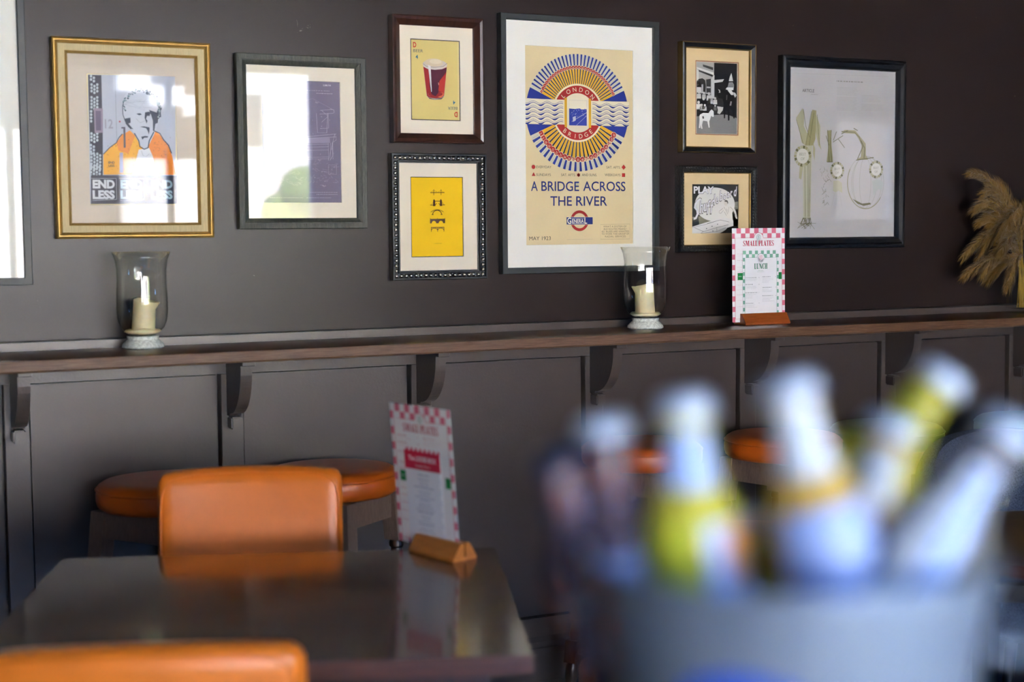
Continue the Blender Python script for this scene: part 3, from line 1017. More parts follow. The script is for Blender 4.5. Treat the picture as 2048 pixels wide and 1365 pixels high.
a.poly(P(345, 520, 350, 780, 380, 900, 440, 930, 480, 880, 500, 700, 560, 620, 605, 560, 610, 500, 540, 520, 430, 530), '5a2036', 7)
a.poly(P(500, 700, 570, 620, 600, 600, 570, 900, 540, 870, 480, 840), 'c8392e', 7)
a.poly(P(470, 940, 540, 915, 552, 888, 500, 868, 560, 880, 565, 915, 520, 950), 'e87848', 8)
a.line(P(325, 880, 330, 915, 360, 930), .0012, 'd2606a', 8)
a.disc((433, 450), .0400, 'cfc6bb', 6, n=32, ry=.0150)
a.poly(P(256, 480, 320, 515, 430, 530, 540, 520, 612, 490, 618, 440, 560, 480, 430, 494, 310, 480, 250, 440), 'd8cfc6', 8)
a.disc((418, 420), .0300, 'd9c8a8', 9, n=32, ry=.0120)
a.disc((440, 405), .0200, 'e3d5b8', 10, n=24, ry=.0070)
a.line(P(250, 435, 300, 478, 430, 494, 560, 480, 618, 432), .0010, '6e5a50', 10)
a.poly(P(325, 455, 365, 470, 372, 600, 382, 860, 372, 865, 345, 640), 'e9e4e2', 11)
a.poly(P(478, 720, 490, 725, 492, 755, 484, 765), 'e8a8a0', 10)
a.poly(P(315, 930, 345, 968, 430, 985, 530, 975, 572, 930, 530, 955, 430, 965, 350, 955), '6a5a55', 8)
a.poly(P(370, 962, 430, 980, 500, 972, 430, 972), 'd8d4d0', 9)
sheet(a, root, org, op[0], op[2])
glass(root, org, sg)

# --- 4 yellow bridges print in beaded frame
R4 = (1.6462, 1.9597, 1.2827, 1.6642)
root, org = picture(R4, None, 'black frame studded with pewter beads around a yellow print of five bridges')
frame_ring('frame', root, R4, [(0, -.001), (0, -.026), (.002, -.029), (.006, -.029), (.008, -.021), (.019, -.021), (.021, -.026), (.024, -.026), (.0255, -.019), (.0285, -.019), (.0285, -.001)], M_BLACKWOOD, org)
x0, x1, z0, z1 = R4
c_ = .0135
nx, nz = 18, 23
spots = [(x0 + c_ + (x1 - x0 - 2 * c_) * i / nx, z0 + c_) for i in range(nx + 1)] + [(x0 + c_ + (x1 - x0 - 2 * c_) * i / nx, z1 - c_) for i in range(nx + 1)]
spots += [(x0 + c_, z0 + c_ + (z1 - z0 - 2 * c_) * i / nz) for i in range(1, nz)] + [(x1 - c_, z0 + c_ + (z1 - z0 - 2 * c_) * i / nz) for i in range(1, nz)]
bead = None
for (px, pz) in spots:
    if bead is None:
        bm = bmesh.new()
        bmesh.ops.create_uvsphere(bm, u_segments=14, v_segments=8, radius=.0062)
        bead = mesh_obj('bead', bm, M_SILVERBEAD, root, smooth=True)
        o = bead
    else:
        o = bead.copy(); COL.objects.link(o)
    o.location = (px - org[0], -.0225, pz - org[2])
sg = (R4[0] + .0285, R4[1] - .0285, R4[2] + .0285, R4[3] - .0285)
backing(root, org, R4)
op = (1.7122, 1.8861, 1.3510, 1.5950)
mount(root, org, sg, op, M_MAT_CREAM)
a = Art(op[1] - op[0], op[3] - op[2], 'f7c600')
a.rect(0, 0, a.w, a.h, '4a4a48', 1, raw=True)
a.rect(.0028, .0028, a.w - .0028, a.h - .0028, 'f9c90a', 2, raw=True)
# crop coordinates of the little bridges (578 x 1365 crop of 55 x 130 px at 850,370)
ux, uz = 1.72, 0.0
def bp(x, y):
    px = 850 + x / 10.51; py = 370 + y / 10.5
    u = (px - 822.2 - (py - 353) * .011) / (926.3 - 822.2) * a.w
    v = a.h - (py - 353.5 - (px - 822) * .012) / (513.5 - 353) * a.h
    return (u, v)
DK = '5a3320'
def bl(pts, wd, c=DK): a.line([bp(x, y) for x, y in pts], wd, c, 4, raw=True)
def bpoly(pts, c=DK): a.poly([bp(x, y) for x, y in pts], c, 4, raw=True)
bl([(120, 165), (415, 165)], .0030, '9a6f10')
for x in (193, 343):
    bl([(x, 100), (x, 220)], .0016)
    bl([(x - 55, 150), (x, 118), (x + 70 * (1 if x < 200 else .5), 150)], .0006)
bl([(118, 424), (180, 424)], .0018); bl([(365, 424), (425, 424)], .0018)
for x in (200, 341):
    bpoly([(x - 24, 448), (x - 20, 330), (x, 300), (x + 20, 330), (x + 26, 448)])
bl([(220, 345), (325, 345)], .0020)
bl([(222, 425), (255, 388)], .0016); bl([(325, 425), (290, 388)], .0016)
bl([(140, 420), (180, 370)], .0006); bl([(365, 370), (405, 420)], .0006)
def arcp(cx, cy, rx, ry, a0, a1, n=14): return [(cx + rx * math.cos(math.radians(a0 + (a1 - a0) * i / n)), cy - ry * math.sin(math.radians(a0 + (a1 - a0) * i / n))) for i in range(n + 1)]
bl(arcp(262, 622, 92, 85, 175, 5), .0022); bl(arcp(262, 640, 160, 120, 148, 32), .0009); bl(arcp(262, 650, 150, 120, 140, 40), .0009)
bl([(150, 624), (188, 624)], .0022); bl([(338, 624), (372, 624)], .0022)
top = [(116, 715), (428, 715), (428, 808), (392, 808)] + arcp(340, 808, 46, 52, 0, 180, 10) + [(294, 808), (246, 808)] + arcp(196, 808, 46, 52, 0, 180, 10) + [(150, 808), (116, 808)]
bpoly(top, '5f4436')
for x in (122, 268, 422): bl([(x, 700), (x, 720)], .0014)
bl([(135, 890), (410, 890)], .0012)
for x in (141, 272, 405): bl([(x, 885), (x, 985)], .0018)
bl(arcp(206, 950, 60, 40, 180, 0), .0016); bl(arcp(338, 950, 60, 40, 180, 0), .0016)
bl([(150, 900), (262, 900)], .0022, 'a07a18'); bl([(282, 900), (396, 900)], .0022, 'a07a18')
a.text('L O N D O N', bp(278, 1240), .0030, '7a5a10', 4, raw=True)
sheet(a, root, org, op[0], op[2])
glass(root, org, sg)

# --- 5 large poster
R4 = (2.0107, 2.5788, 1.2948, 2.0980)
root, org = picture(R4, None, 'large charcoal frame around the wheel-shaped London Bridge bus poster')
frame_ring('frame', root, R4, [(0, -.001), (0, -.028), (.0015, -.030), (.0175, -.030), (.019, -.028), (.019, -.001)], M_CHARWOOD, org)
sg = (R4[0] + .019, R4[1] - .019, R4[2] + .019, R4[3] - .019)
backing(root, org, R4)
op = (2.1008, 2.4890, 1.3833, 2.0045)
mount(root, org, sg, op, M_MAT_WHITE)
a = Art(op[1] - op[0], op[3] - op[2], 'e2cfa0', [(1051, 89.5), (1267.7, 100.3), (1268.7, 488.2), (1055.3, 491)])
cx, cy = a.f((1157.6, 226.0))
RR = .1845
BL, RD, YL, CR = '2a3a94', 'b82d2b', 'e5ae2a', 'eadfbe'
def pc(r, deg): return (cx + RR * r * math.cos(math.radians(deg)), cy + RR * r * math.sin(math.radians(deg)))
def sector(r0, r1, d0, d1, c, ly): a.arc((cx, cy), RR * r0, RR * r1, d0, d1, c, ly, n=max(1, int(abs(d1 - d0) / 4)), raw=True)
def fan(a0, a1, n, rn0, rn1, rin):
    sector(rn1, 1.0, a0, a1, 'd5cfb8', 2)
    sector(rin, rn0 + .02, a0, a1, YL, 2)
    st = (a1 - a0) / n
    for i in range(n):
        m_ = a0 + (i + 1) * st
        if i < n - 1:
            a.poly([pc(rn1, m_ - st * .19), pc(1.0, m_ - st * .22), pc(1.0, m_ + st * .22), pc(rn1, m_ + st * .19)], BL, 3, raw=True)
            a.poly([pc(rin, m_ - st * .16), pc(rn0 + .02, m_ - st * .17), pc(rn0 + .02, m_ + st * .17), pc(rin, m_ + st * .16)], '2a3350', 3, raw=True)
            a.line([pc(rin, m_ - st * .2), pc(rn0 + .02, m_ - st * .2)], .0006, CR, 3, raw=True)
        # tiny street name lettering in the pale strip
        m2 = a0 + (i + .5) * st
        rr = rn1 + .02
        while rr < .975:
            q = rnd.uniform(.012, .03)
            a.line([pc(rr, m2 - st * .10), pc(rr + q * .4, m2 + st * .10), pc(min(.985, rr + q), m2 - st * .08)], .0005, '8f8c80', 3, raw=True)
            rr += q + .008
rnd = random.Random(11)
fan(24, 156, 30, .745, .805, .49)
fan(204, 336, 21, .76, .84, .49)
for s_ in (1, -1):
    for side in (0, 1):
        # solid sectors between fan and river
        d_edge = 24
        hb = .222 * (1 if s_ > 0 else .95)
        pts = []
        for r in (.5, 1.0):
            pass
        dA = math.degrees(math.asin(hb / 1.0)); dB = math.degrees(math.asin(hb / .5))
        arc_out = [pc(1.0, dA + (d_edge - dA) * t / 8) for t in range(9)]
        inner = [pc(.5, d_edge), pc(.5, dB)] if dB < d_edge else [pc(.5 * 1.0, dB)]
        pol = arc_out + ([pc(.52, d_edge), (cx + RR * .475, cy + RR * hb)])
        pol = [(x, y) for x, y in pol]
        if s_ < 0: pol = [(x, 2 * cy - y) for x, y in pol]
        if side: pol = [(2 * cx - x, y) for x, y in pol]
        a.poly(pol, BL, 4, raw=True)
# ring with the place name
for (d0, d1) in ((27, 153), (207, 333)):
    sector(.465, .497, d0, d1, CR, 5)
    sector(.335, .465, d0 + 1, d1 - 1, RD, 5)
a.rect(cx - RR * 1.015, cy - RR * .205, cx + RR * 1.015, cy + RR * .216, CR, 6, raw=True)
a.disc((cx, cy), RR * .335, CR, 7, n=40, raw=True)
for sgn in (-1, 1):
    xb = cx + sgn * RR * .235
    a.rect(xb - RR * .024, cy - RR * .25, xb + RR * .024, cy + RR * .25, YL, 8, raw=True)
a.rect(cx - RR * .185, cy - RR * .225, cx + RR * .185, cy + RR * .235, 'e9dfc2', 8, raw=True)
X = lambda t: cx + RR * .172 * t
Z = lambda t: cy + RR * (.0 + .215 * t)
a.poly([(X(-1), Z(-1)), (X(1), Z(-1)), (X(1), Z(.32)), (X(.5), Z(.28)), (X(.2), Z(.36)), (X(-.3), Z(.3)), (X(-1), Z(.33))], '3947a4', 9, raw=True)
for i in range(60):
    x, z = rnd.uniform(-.95, .95), rnd.uniform(-.35, .3)
    s2 = rnd.uniform(.03, .1)
    a.rect(X(x), Z(z), X(min(1, x + s2)), Z(z + s2 * .6), rnd.choice(['8d93c8', 'c9c4d0', '2a3488', '6a72b8']), 10, raw=True)
a.line([(X(-.7), Z(-.7)), (X(1), Z(.05))], .0012, 'd9d4cc', 11, raw=True)
a.line([(X(-.2), Z(-1)), (X(1), Z(-.2))], .0009, 'c9c6cc', 11, raw=True)
a.poly([(X(-.55), Z(-.72)), (X(-.25), Z(-.6)), (X(-.25), Z(-.25)), (X(-.6), Z(-.35))], 'cfc9cc', 11, raw=True)
a.line([(X(-1), Z(-1)), (X(1), Z(-1)), (X(1), Z(1)), (X(-1), Z(1))], .0005, '8a8fa8', 11, raw=True, closed=True)
# river waves
for side in (-1, 1):
    xa, xb = .285, 1.015
    for row in range(5):
        zz = .135 - row * .0775
        up = []; lo = []; l2 = []
        for i in range(49):
            t = i / 48
            r = xa + (xb - xa) * t
            ph = t * 2 * PI * 2.75 + (0.6 if side < 0 else 1.2)
            h = .022 * math.sin(ph)
            thick = .006 + .014 * max(0, -math.sin(ph + .5))
            up.append((cx + side * RR * r, cy + RR * (zz + h + thick * .5)))
            lo.append((cx + side * RR * r, cy + RR * (zz + h - thick)))
            l2.append((cx + side * RR * r, cy + RR * (zz + h + .026)))
        V = up + lo
        n_ = len(up)
        a.items.append((9, a._clip(V), [(i, i + 1, n_ + i + 1, n_ + i) for i in range(n_ - 1)], lin('2f3d8f')))
        a.line(l2, .0010, '2f3d8f', 9, raw=True)
def arc_text(s, r, dcen, dstep, size, up, c=CR):
    n = len(s)
    for i, ch in enumerate(s):
        d = dcen - (i - (n - 1) / 2) * dstep if up else dcen + (i - (n - 1) / 2) * dstep
        p = pc(r, d)
        a.text(ch, p, size, c, 8, rot=(d - 90 if up else d + 90), raw=True, bold=.0)
arc_text('LONDON', .362, 90, 18.2, .0140, True)
arc_text('BRIDGE', .438, 270, 15.6, .0140, False)
# route number badges
lab = ['5', '5', '10', '10', '21', '21', '21', '34', '34', '35', '35', '40', '40', '40', '43', '45', '45', '45', '47', '47', '47']
for i in range(21):
    d = 204 + (i + .5) * 132 / 21
    p = pc(.795, d)
    if i < 2:
        q = [(p[0] + .0115 * math.cos(math.radians(45 + 90 * k + d)), p[1] + .0115 * math.sin(math.radians(45 + 90 * k + d))) for k in range(4)]
        a.poly(q, CR, 6, raw=True)
        q = [(p[0] + .0098 * math.cos(math.radians(45 + 90 * k + d)), p[1] + .0098 * math.sin(math.radians(45 + 90 * k + d))) for k in range(4)]
        a.poly(q, RD, 7, raw=True)
    else:
        nn = 20 if i < 8 or i == 20 or i == 10 else (3 if i % 3 == 0 else 6)
        a.disc(p, .0100, CR, 6, n=nn, raw=True)
        a.disc(p, .0086, RD, 7, n=nn, raw=True)
    a.text(lab[i], pc(.825 if i > 1 else .83, d), .0082, CR, 9, rot=d + 90, raw=True, sx=.75)
for i in range(30):
    d = 156 - (i + .5) * 132 / 30
    p = pc(.776, d)
    a.disc(p, .0066, CR, 6, n=12 if i else 4, raw=True)
    a.disc(p, .0056, RD, 7, n=12 if i else 4, raw=True)
    a.text(['5', '7', '8', '8', '10', '13', '17', '18', '21', '21', '25', '27', '34', '35', '35', '36', '38', '40', '40', '42', '43', '44', '47', '47', '48', '49', '53', '56', '69', '70'][i], pc(.757, d), .0052, CR, 9, rot=d - 90, raw=True, sx=.8)
# key
GR = '55524c'
def crop(x, y): return (990 + x / 5.25, 300 + y / 5.25)
a.disc(crop(416, 180), .0066, RD, 4)
a.poly([crop(398, 275), crop(438, 275), crop(418, 235)], RD, 4)
a.poly([crop(1340, 184), crop(1362, 155), crop(1385, 184), crop(1362, 210)], RD, 4)
a.poly([crop(1345, 246), crop(1378, 246), crop(1378, 285), crop(1345, 285)], RD, 4)
p0 = a.f(crop(889, 264))
for fl in (1, -1):
    a.poly([(p0[0] + .0076 * math.cos(math.radians(90 * fl + 120 * k)), p0[1] + .0076 * math.sin(math.radians(90 * fl + 120 * k))) for k in range(3)], RD, 4, raw=True)
def keyt(s, x0_, x1_, y):
    pA = a.f(crop(x0_, y)); pB = a.f(crop(x1_, y))
    a.text(s, pA, .0079, GR, 4, align='l', raw=True, fitw=pB[0] - pA[0])
keyt('EVERYDAY', 446, 604, 193)
keyt('SUNDAYS', 446, 598, 275)
keyt('SAT. AFTS.', 706, 858, 276)
keyt('AND SUNS.', 925, 1082, 276)
keyt('SAT. AFTS.', 1182, 1330, 196)
keyt('WEEKDAYS', 1164, 1328, 276)
NV = '27317f'
def big(s, x0_, x1_, y, hgt, c=NV, bd=.008):
    pA = a.f(crop(x0_, y)); pB = a.f(crop(x1_, y))
    a.text(s, pA, hgt, c, 4, align='l', raw=True, fitw=pB[0] - pA[0], bold=bd)
big('A', 392, 462, 431, .0300); big('BRIDGE', 500, 895, 431, .0300); big('ACROSS', 938, 1382, 431, .0300)
big('THE', 595, 820, 587, .0300); big('RIVER', 865, 1190, 587, .0300)
# roundel
pr_ = a.f(crop(901, 745))
a.arc(pr_, .0240, .0330, 20, 160, 'b9302e', 4, raw=True)
a.arc(pr_, .0240, .0330, 200, 340, 'b9302e', 4, raw=True)
pA = a.f(crop(766, 784)); pB = a.f(crop(1038, 708))
a.rect(pA[0], pA[1], pB[0], pB[1], '2d3a86', 5, raw=True)
a.line([(pA[0], pB[1] + .0010), (pB[0], pB[1] + .0010)], .0010, 'e9dfc2', 6, raw=True)
a.line([(pA[0], pA[1] - .0010), (pB[0], pA[1] - .0010)], .0010, 'e9dfc2', 6, raw=True)
hh = pB[1] - pA[1]
a.text('G', (pA[0] + .0018, pA[1] + .0022), hh * .86, 'f0ead6', 6, align='l', raw=True, bold=.02, sx=.8)
a.text('ENERA', (pA[0] + .0195, pA[1] + hh * .20), hh * .55, 'f0ead6', 6, align='l', raw=True, bold=.02, fitw=.042)
a.text('L', (pA[0] + .0640, pA[1] + .0022), hh * .86, 'f0ead6', 6, align='l', raw=True, bold=.02, sx=.8)
for t in (pA[1] + hh * .12, pA[1] + hh * .86):
    a.line([(pA[0] + .0190, t), (pA[0] + .0620, t)], .0008, 'f0ead6', 6, raw=True)
a.text('MAY 1923', a.f(crop(375, 950)), .0118, '4c4640', 4, align='l', raw=True, fitw=a.f(crop(600, 950))[0] - a.f(crop(375, 950))[0])
bq = [a.f(crop(x, y)) for x, y in ((1120, 785), (1427, 778), (1427, 935), (1120, 938))]
a.line(bq, .0007, '8a7f66', 4, raw=True, closed=True)
for s_, y, x0_, x1_ in (('WHAT A SYSTEM OF', 815, 1150, 1392), ('BUS ROUTES MEANS !', 842, 1155, 1395), ('451 BUSES ARE WANTED', 868, 1130, 1420), ('TO WORK THIS GROUP OF', 893, 1132, 1420), ('RADIAL SERVICES', 920, 1168, 1385)):
    pA = a.f(crop(x0_, y)); pB = a.f(crop(x1_, y))
    a.text(s_, pA, .0058, '7d725c', 4, align='l', raw=True, fitw=pB[0] - pA[0])
a.words(a.f(crop(770, 940))[0], a.f(crop(1040, 940))[0], a.f(crop(770, 943))[1], .0008, 'a4977a', rnd)
sheet(a, root, org, op[0], op[2])
glass(root, org, sg)

# --- 6 black and white photograph
R4 = (2.6658, 2.9564, 1.6820, 2.0421)
root, org = picture(R4, None, 'black frame with rubbed gilt edges around an old black and white street photograph')
frame_ring('frame', root, R4, [(.0022, -.001), (.0022, -.030), (.006, -.032), (.012, -.028), (.0165, -.025), (.0165, -.001)], M_BLACKWOOD, org)
frame_ring('gilt_edge', root, R4, [(0, -.001), (0, -.029), (.001, -.031), (.0021, -.030), (.0021, -.001)], M_GILTEDGE, org)
frame_ring('inner_lip', root, (R4[0] + .0166, R4[1] - .0166, R4[2] + .0166, R4[3] - .0166), [(0, -.001), (0, -.0255), (.002, -.0245), (.0035, -.021), (.0035, -.001)], M_GILTEDGE, org)
sg = (R4[0] + .020, R4[1] - .020, R4[2] + .020, R4[3] - .020)
backing(root, org, R4)
op = (2.7264, 2.8975, 1.7406, 1.9837)
mount(root, org, sg, op, M_MAT_TAN)
a = Art(op[1] - op[0], op[3] - op[2], '8b8986', [(105, 82), (796, 122), (800, 1290), (108, 1275)])
a.rect(0, 0, a.w, a.h, '9c4a34', 1, raw=True)
a.rect(.0030, .0030, a.w - .003, a.h - .003, 'c9b9a0', 2, raw=True)
a.poly(P(128, 110, 770, 145, 774, 1262, 132, 1256), '8e8c88', 3)
a.poly(P(405, 125, 770, 145, 773, 1010, 640, 960, 410, 930), '211f20', 4)
a.poly(P(128, 110, 408, 125, 400, 700, 130, 760), 'a9a6a0', 4)
a.poly(P(130, 190, 400, 280, 400, 320, 130, 220), 'd6d3cc', 5)
a.poly(P(225, 150, 390, 200, 390, 245, 230, 185), '4a4846', 5)
a.poly(P(130, 225, 390, 320, 380, 350, 130, 250), '3c3a38', 5)
a.poly(P(128, 225, 160, 240, 160, 480, 128, 500), 'cfccc6', 6)
a.poly(P(130, 420, 160, 380, 220, 370, 262, 400, 275, 480, 270, 600, 130, 600), '34322f', 6)
a.poly(P(360, 380, 412, 320, 412, 700, 362, 690), 'cfccc6', 6)
a.poly(P(280, 390, 355, 380, 355, 600, 285, 600), '4c4a47', 6)
a.poly(P(400, 402, 565, 388, 540, 430, 405, 448), 'd8d4cc', 7)
a.poly(P(290, 505, 350, 508, 348, 530, 290, 528), 'cfccc6', 7)
a.poly(P(130, 510, 200, 515, 205, 600, 132, 600), 'd5d2cb', 7)
a.poly(P(205, 470, 232, 465, 232, 610, 208, 610), 'c4c1ba', 7)
a.poly(P(130, 600, 560, 660, 560, 950, 130, 980), '2e2c2b', 5)
rnd = random.Random(8)
def person(x, y, s, c, c2='3a3836'):
    a.disc((x, y - s * .95), .0040 * s / 60, 'cfcac2', 8, n=10)
    a.poly([(x - s * .45, y - s * .6), (x + s * .45, y - s * .6), (x + s * .5, y + s * .5), (x - s * .5, y + s * .5)], c, 7)
    a.poly([(x - s * .35, y + s * .5), (x + s * .35, y + s * .5), (x + s * .3, y + s * 1.3), (x - s * .3, y + s * 1.3)], c2, 7)
for (x, y, s, c) in ((165, 660, 70, 'c9c6c0'), (245, 665, 62, 'bcb9b3'), (240, 770, 75, '2a2826'), (325, 690, 75, 'd2cfc8'), (350, 740, 80, 'c6c3bc'), (160, 830, 78, 'dad7d0'), (210, 855, 60, 'c4c1bb'), (260, 860, 60, 'd0cdc6'), (425, 755, 66, 'd6d3cc'), (425, 860, 50, '777470')):
    person(x, y, s, c)
a.poly(P(455, 820, 555, 835, 545, 885, 500, 945, 460, 930, 470, 880), 'cfccc5', 8)
# dark horse and rider
a.poly(P(440, 560, 480, 545, 560, 560, 640, 590, 700, 640, 740, 720, 745, 880, 735, 1020, 715, 1010, 700, 880, 655, 860, 655, 1045, 630, 1050, 625, 900, 590, 880, 585, 1010, 565, 1015, 560, 870, 560, 760, 540, 700, 480, 690, 450, 640), '0f0e10', 8)
a.poly(P(470, 548, 500, 560, 508, 600, 480, 604, 490, 580), 'cfcbc6', 9)
a.poly(P(680, 290, 708, 420, 640, 420, 655, 350), 'c9c6bf', 9)
a.poly(P(640, 440, 700, 435, 725, 480, 720, 540, 620, 520), '8a8783', 9)
a.poly(P(590, 550, 610, 520, 712, 520, 715, 560, 660, 570), 'dddad4', 10)
a.poly(P(620, 565, 680, 565, 715, 610, 712, 640, 680, 640), 'dad7d1', 10)
a.poly(P(715, 595, 745, 610, 765, 650, 740, 684, 720, 640), 'd2cfc9', 10)
a.poly(P(600, 640, 622, 640, 615, 720, 598, 720), '4a4846', 9)
a.poly(P(670, 740, 690, 745, 680, 810, 655, 808), '9a9792', 9)
# white foal
a.poly(P(185, 950, 235, 925, 320, 930, 345, 890, 370, 870, 400, 900, 405, 985, 385, 992, 362, 970, 345, 1030, 330, 1060, 340, 1160, 322, 1162, 300, 1060, 232, 1050, 215, 1120, 225, 1180, 205, 1180, 190, 1120, 185, 1170, 165, 1166, 175, 1040, 172, 980), 'e4e2dc', 10)
a.poly(P(215, 985, 240, 975, 250, 1010, 228, 1025), '5a5856', 11)
a.poly(P(300, 865, 370, 855, 375, 872, 330, 900, 300, 905), '3a3836', 9)
for i in range(50):
    x = rnd.uniform(150, 760); y = rnd.uniform(1000, 1240)
    a.poly([(x, y), (x + rnd.uniform(10, 50), y + rnd.uniform(-4, 6)), (x + rnd.uniform(5, 40), y + 7)], rnd.choice(['7f7d79', '96938f', '858380']), 4)
sheet(a, root, org, op[0], op[2])
glass(root, org, sg)

# --- 7 shuffleboard advert in ornate black frame
R4 = (2.6551, 2.9625, 1.3540, 1.6378)
root, org = picture(R4, None, 'small ornate black frame around a black and white Play Shuffleboard advert')
fo = frame_ring('frame', root, R4, [(0, -.001), (0, -.030), (.003, -.034), (.010, -.034), (.018, -.027), (.0215, -.022), (.0215, -.001)], M_BLACKGILT, org)
# carved leaf ornament along the moulding
bm = bmesh.new()
x0, x1, z0, z1 = R4
rnd = random.Random(2)
step = .0105
def leafs(p0, p1, inward):
    L = math.dist(p0, p1); n = int(L / step)
    for i in range(n):
        t = (i + .5) / n
        x = p0[0] + (p1[0] - p0[0]) * t; z = p0[1] + (p1[1] - p0[1]) * t
        for j, off in enumerate((.0045, .0125)):
            mt = Matrix.Translation((x + inward[0] * off, -.0330 + .004 * j, z + inward[1] * off)) @ Matrix.Rotation(rnd.uniform(0, PI), 4, 'Y') @ Matrix.Diagonal((1.0, .55, .62, 1))
            bmesh.ops.create_uvsphere(bm, u_segments=8, v_segments=5, radius=.0046, matrix=mt)
leafs((x0, z0 + .002), (x1, z0 + .002), (0, 1)); leafs((x0, z1 - .002), (x1, z1 - .002), (0, -1))
leafs((x0 + .002, z0 + .02), (x0 + .002, z1 - .02), (1, 0)); leafs((x1 - .002, z0 + .02), (x1 - .002, z1 - .02), (-1, 0))
mesh_obj('leaf_carving', bm, M_BLACKGILT, root, smooth=True, loc=tuple(-v for v in org))
frame_ring('gilt_edge', root, (R4[0] + .0216, R4[1] - .0216, R4[2] + .0216, R4[3] - .0216), [(0, -.001), (0, -.0225), (.0015, -.0220), (.0025, -.019), (.0025, -.001)], M_GILTEDGE, org)
sg = (R4[0] + .024, R4[1] - .024, R4[2] + .024, R4[3] - .024)
backing(root, org, R4)
op = (2.7140, 2.8989, 1.4146, 1.5787)
mount(root, org, sg, op, M_MAT_TAN)
a = Art(op[1] - op[0], op[3] - op[2], '3a3935', [(135, 150), (1190, 160), (1190, 1250), (130, 1270)])
a.rect(0, 0, a.w, a.h, '3a3936', 1, raw=True)
a.poly(P(280, 880, 1190, 700, 1190, 1100, 300, 1060), '8d8970', 2)
a.poly(P(1075, 560, 1190, 540, 1190, 1090, 1075, 1090), '8b8a78', 2)
cxp, cyp = a.f((660, 608))
a.disc((cxp, cyp), .0790, 'e2dfd6', 3, n=48, ry=.0560, raw=True)
for i in range(1):
    pass
WT = 'e6e4e6'
a.text('PLAY', (410, 365), .0225, '4a4a4a', 5, fitw=.0800, bold=.045)
a.text('PLAY', (405, 360), .0225, WT, 6, fitw=.0790, bold=.03)
def script(s, x, y, x2, y2, size, ly=6, c=WT):
    pA = a.f((x, y)); pB = a.f((x2, y2))
    ang = math.degrees(math.atan2(pB[1] - pA[1], pB[0] - pA[0])); L = math.dist(pA, pB)
    a.text(s, (pA[0] - .0006, pA[1] - .0010), size, '6f6a60', ly, align='l', raw=True, rot=ang, fitw=L, bold=.035, shear=.25)
    a.text(s, pA, size, c, ly + 1, align='l', raw=True, rot=ang, fitw=L, bold=.012, shear=.25)
a.line(P(350, 500, 320, 480, 270, 520, 215, 590, 200, 680, 250, 740, 262, 830, 225, 920, 175, 940, 165, 890), .0086, '8a867c', 5)
a.line(P(345, 520, 320, 490, 270, 525, 215, 600, 200, 680, 250, 735, 265, 820, 225, 910, 178, 935), .0070, WT, 6)
for ch_, x, y, sz, rt_ in (('h', 345, 800, .042, 8), ('u', 430, 760, .038, 8), ('f', 490, 815, .044, 4), ('f', 570, 805, .044, 4), ('l', 640, 610, .034, 8), ('e', 705, 580, .029, 10), ('b', 795, 520, .033, 8), ('o', 875, 490, .027, 8), ('a', 955, 450, .027, 8), ('r', 1025, 430, .027, 8), ('d', 1105, 420, .031, 6)):
    pA = a.f((x, y))
    a.text(ch_, (pA[0] - .0004, pA[1] - .0008), sz, '77726a', 6, raw=True, rot=rt_, sx=.55, bold=.055, shear=.22)
    a.text(ch_, pA, sz, WT, 8, raw=True, rot=rt_, sx=.55, bold=.012, shear=.22)
# player
SK = 'e4dfd4'
a.poly(P(745, 760, 840, 690, 860, 660, 900, 630, 975, 640, 1080, 670, 1130, 760, 1150, 850, 1120, 850, 1090, 770, 1040, 740, 1060, 960, 880, 940, 900, 800, 850, 760, 770, 800), SK, 5)
a.disc((905, 570), .0078, 'dcd4c6', 6, n=14, ry=.0105)
a.poly(P(870, 530, 900, 508, 945, 525, 958, 580, 940, 590, 930, 550, 880, 545), '5a564c', 7)
a.poly(P(1105, 850, 1150, 845, 1165, 935, 1130, 920), SK, 6)
for L in (P(860, 660, 915, 760, 940, 830, 960, 760, 975, 660), P(870, 770, 920, 860), P(1000, 660, 1060, 720, 1090, 790), P(745, 770, 840, 690), P(745, 790, 790, 810, 850, 740), P(920, 700, 935, 760)):
    a.line(L, .0009, '6d6a5e', 7)
# table
a.poly(P(130, 1115, 400, 1030, 760, 920, 900, 900, 1070, 960, 1075, 1085, 940, 1130, 880, 1200, 760, 1255, 130, 1270), 'e0ddd8', 6)
for L, wd in ((P(135, 1130, 400, 1070, 760, 960), .0008), (P(480, 1040, 780, 955, 980, 1000), .0010), (P(200, 1140, 400, 1220, 690, 1130, 960, 1060), .0010), (P(700, 1130, 700, 1215), .0009), (P(700, 1215, 340, 1262), .0008), (P(700, 1215, 900, 1130), .0008), (P(390, 1220, 330, 1262), .0009)):
    a.line(L, wd, '3c3a38', 8)
for p in ((465, 1152), (590, 1098), (715, 1050), (610, 1205)):
    a.disc(p, .0024, '4a4746', 9, n=10, ry=.0015)
a.poly(P(780, 1255, 900, 1175, 905, 1255), '2a1d1c', 8)
sheet(a, root, org, op[0], op[2])
glass(root, org, sg)

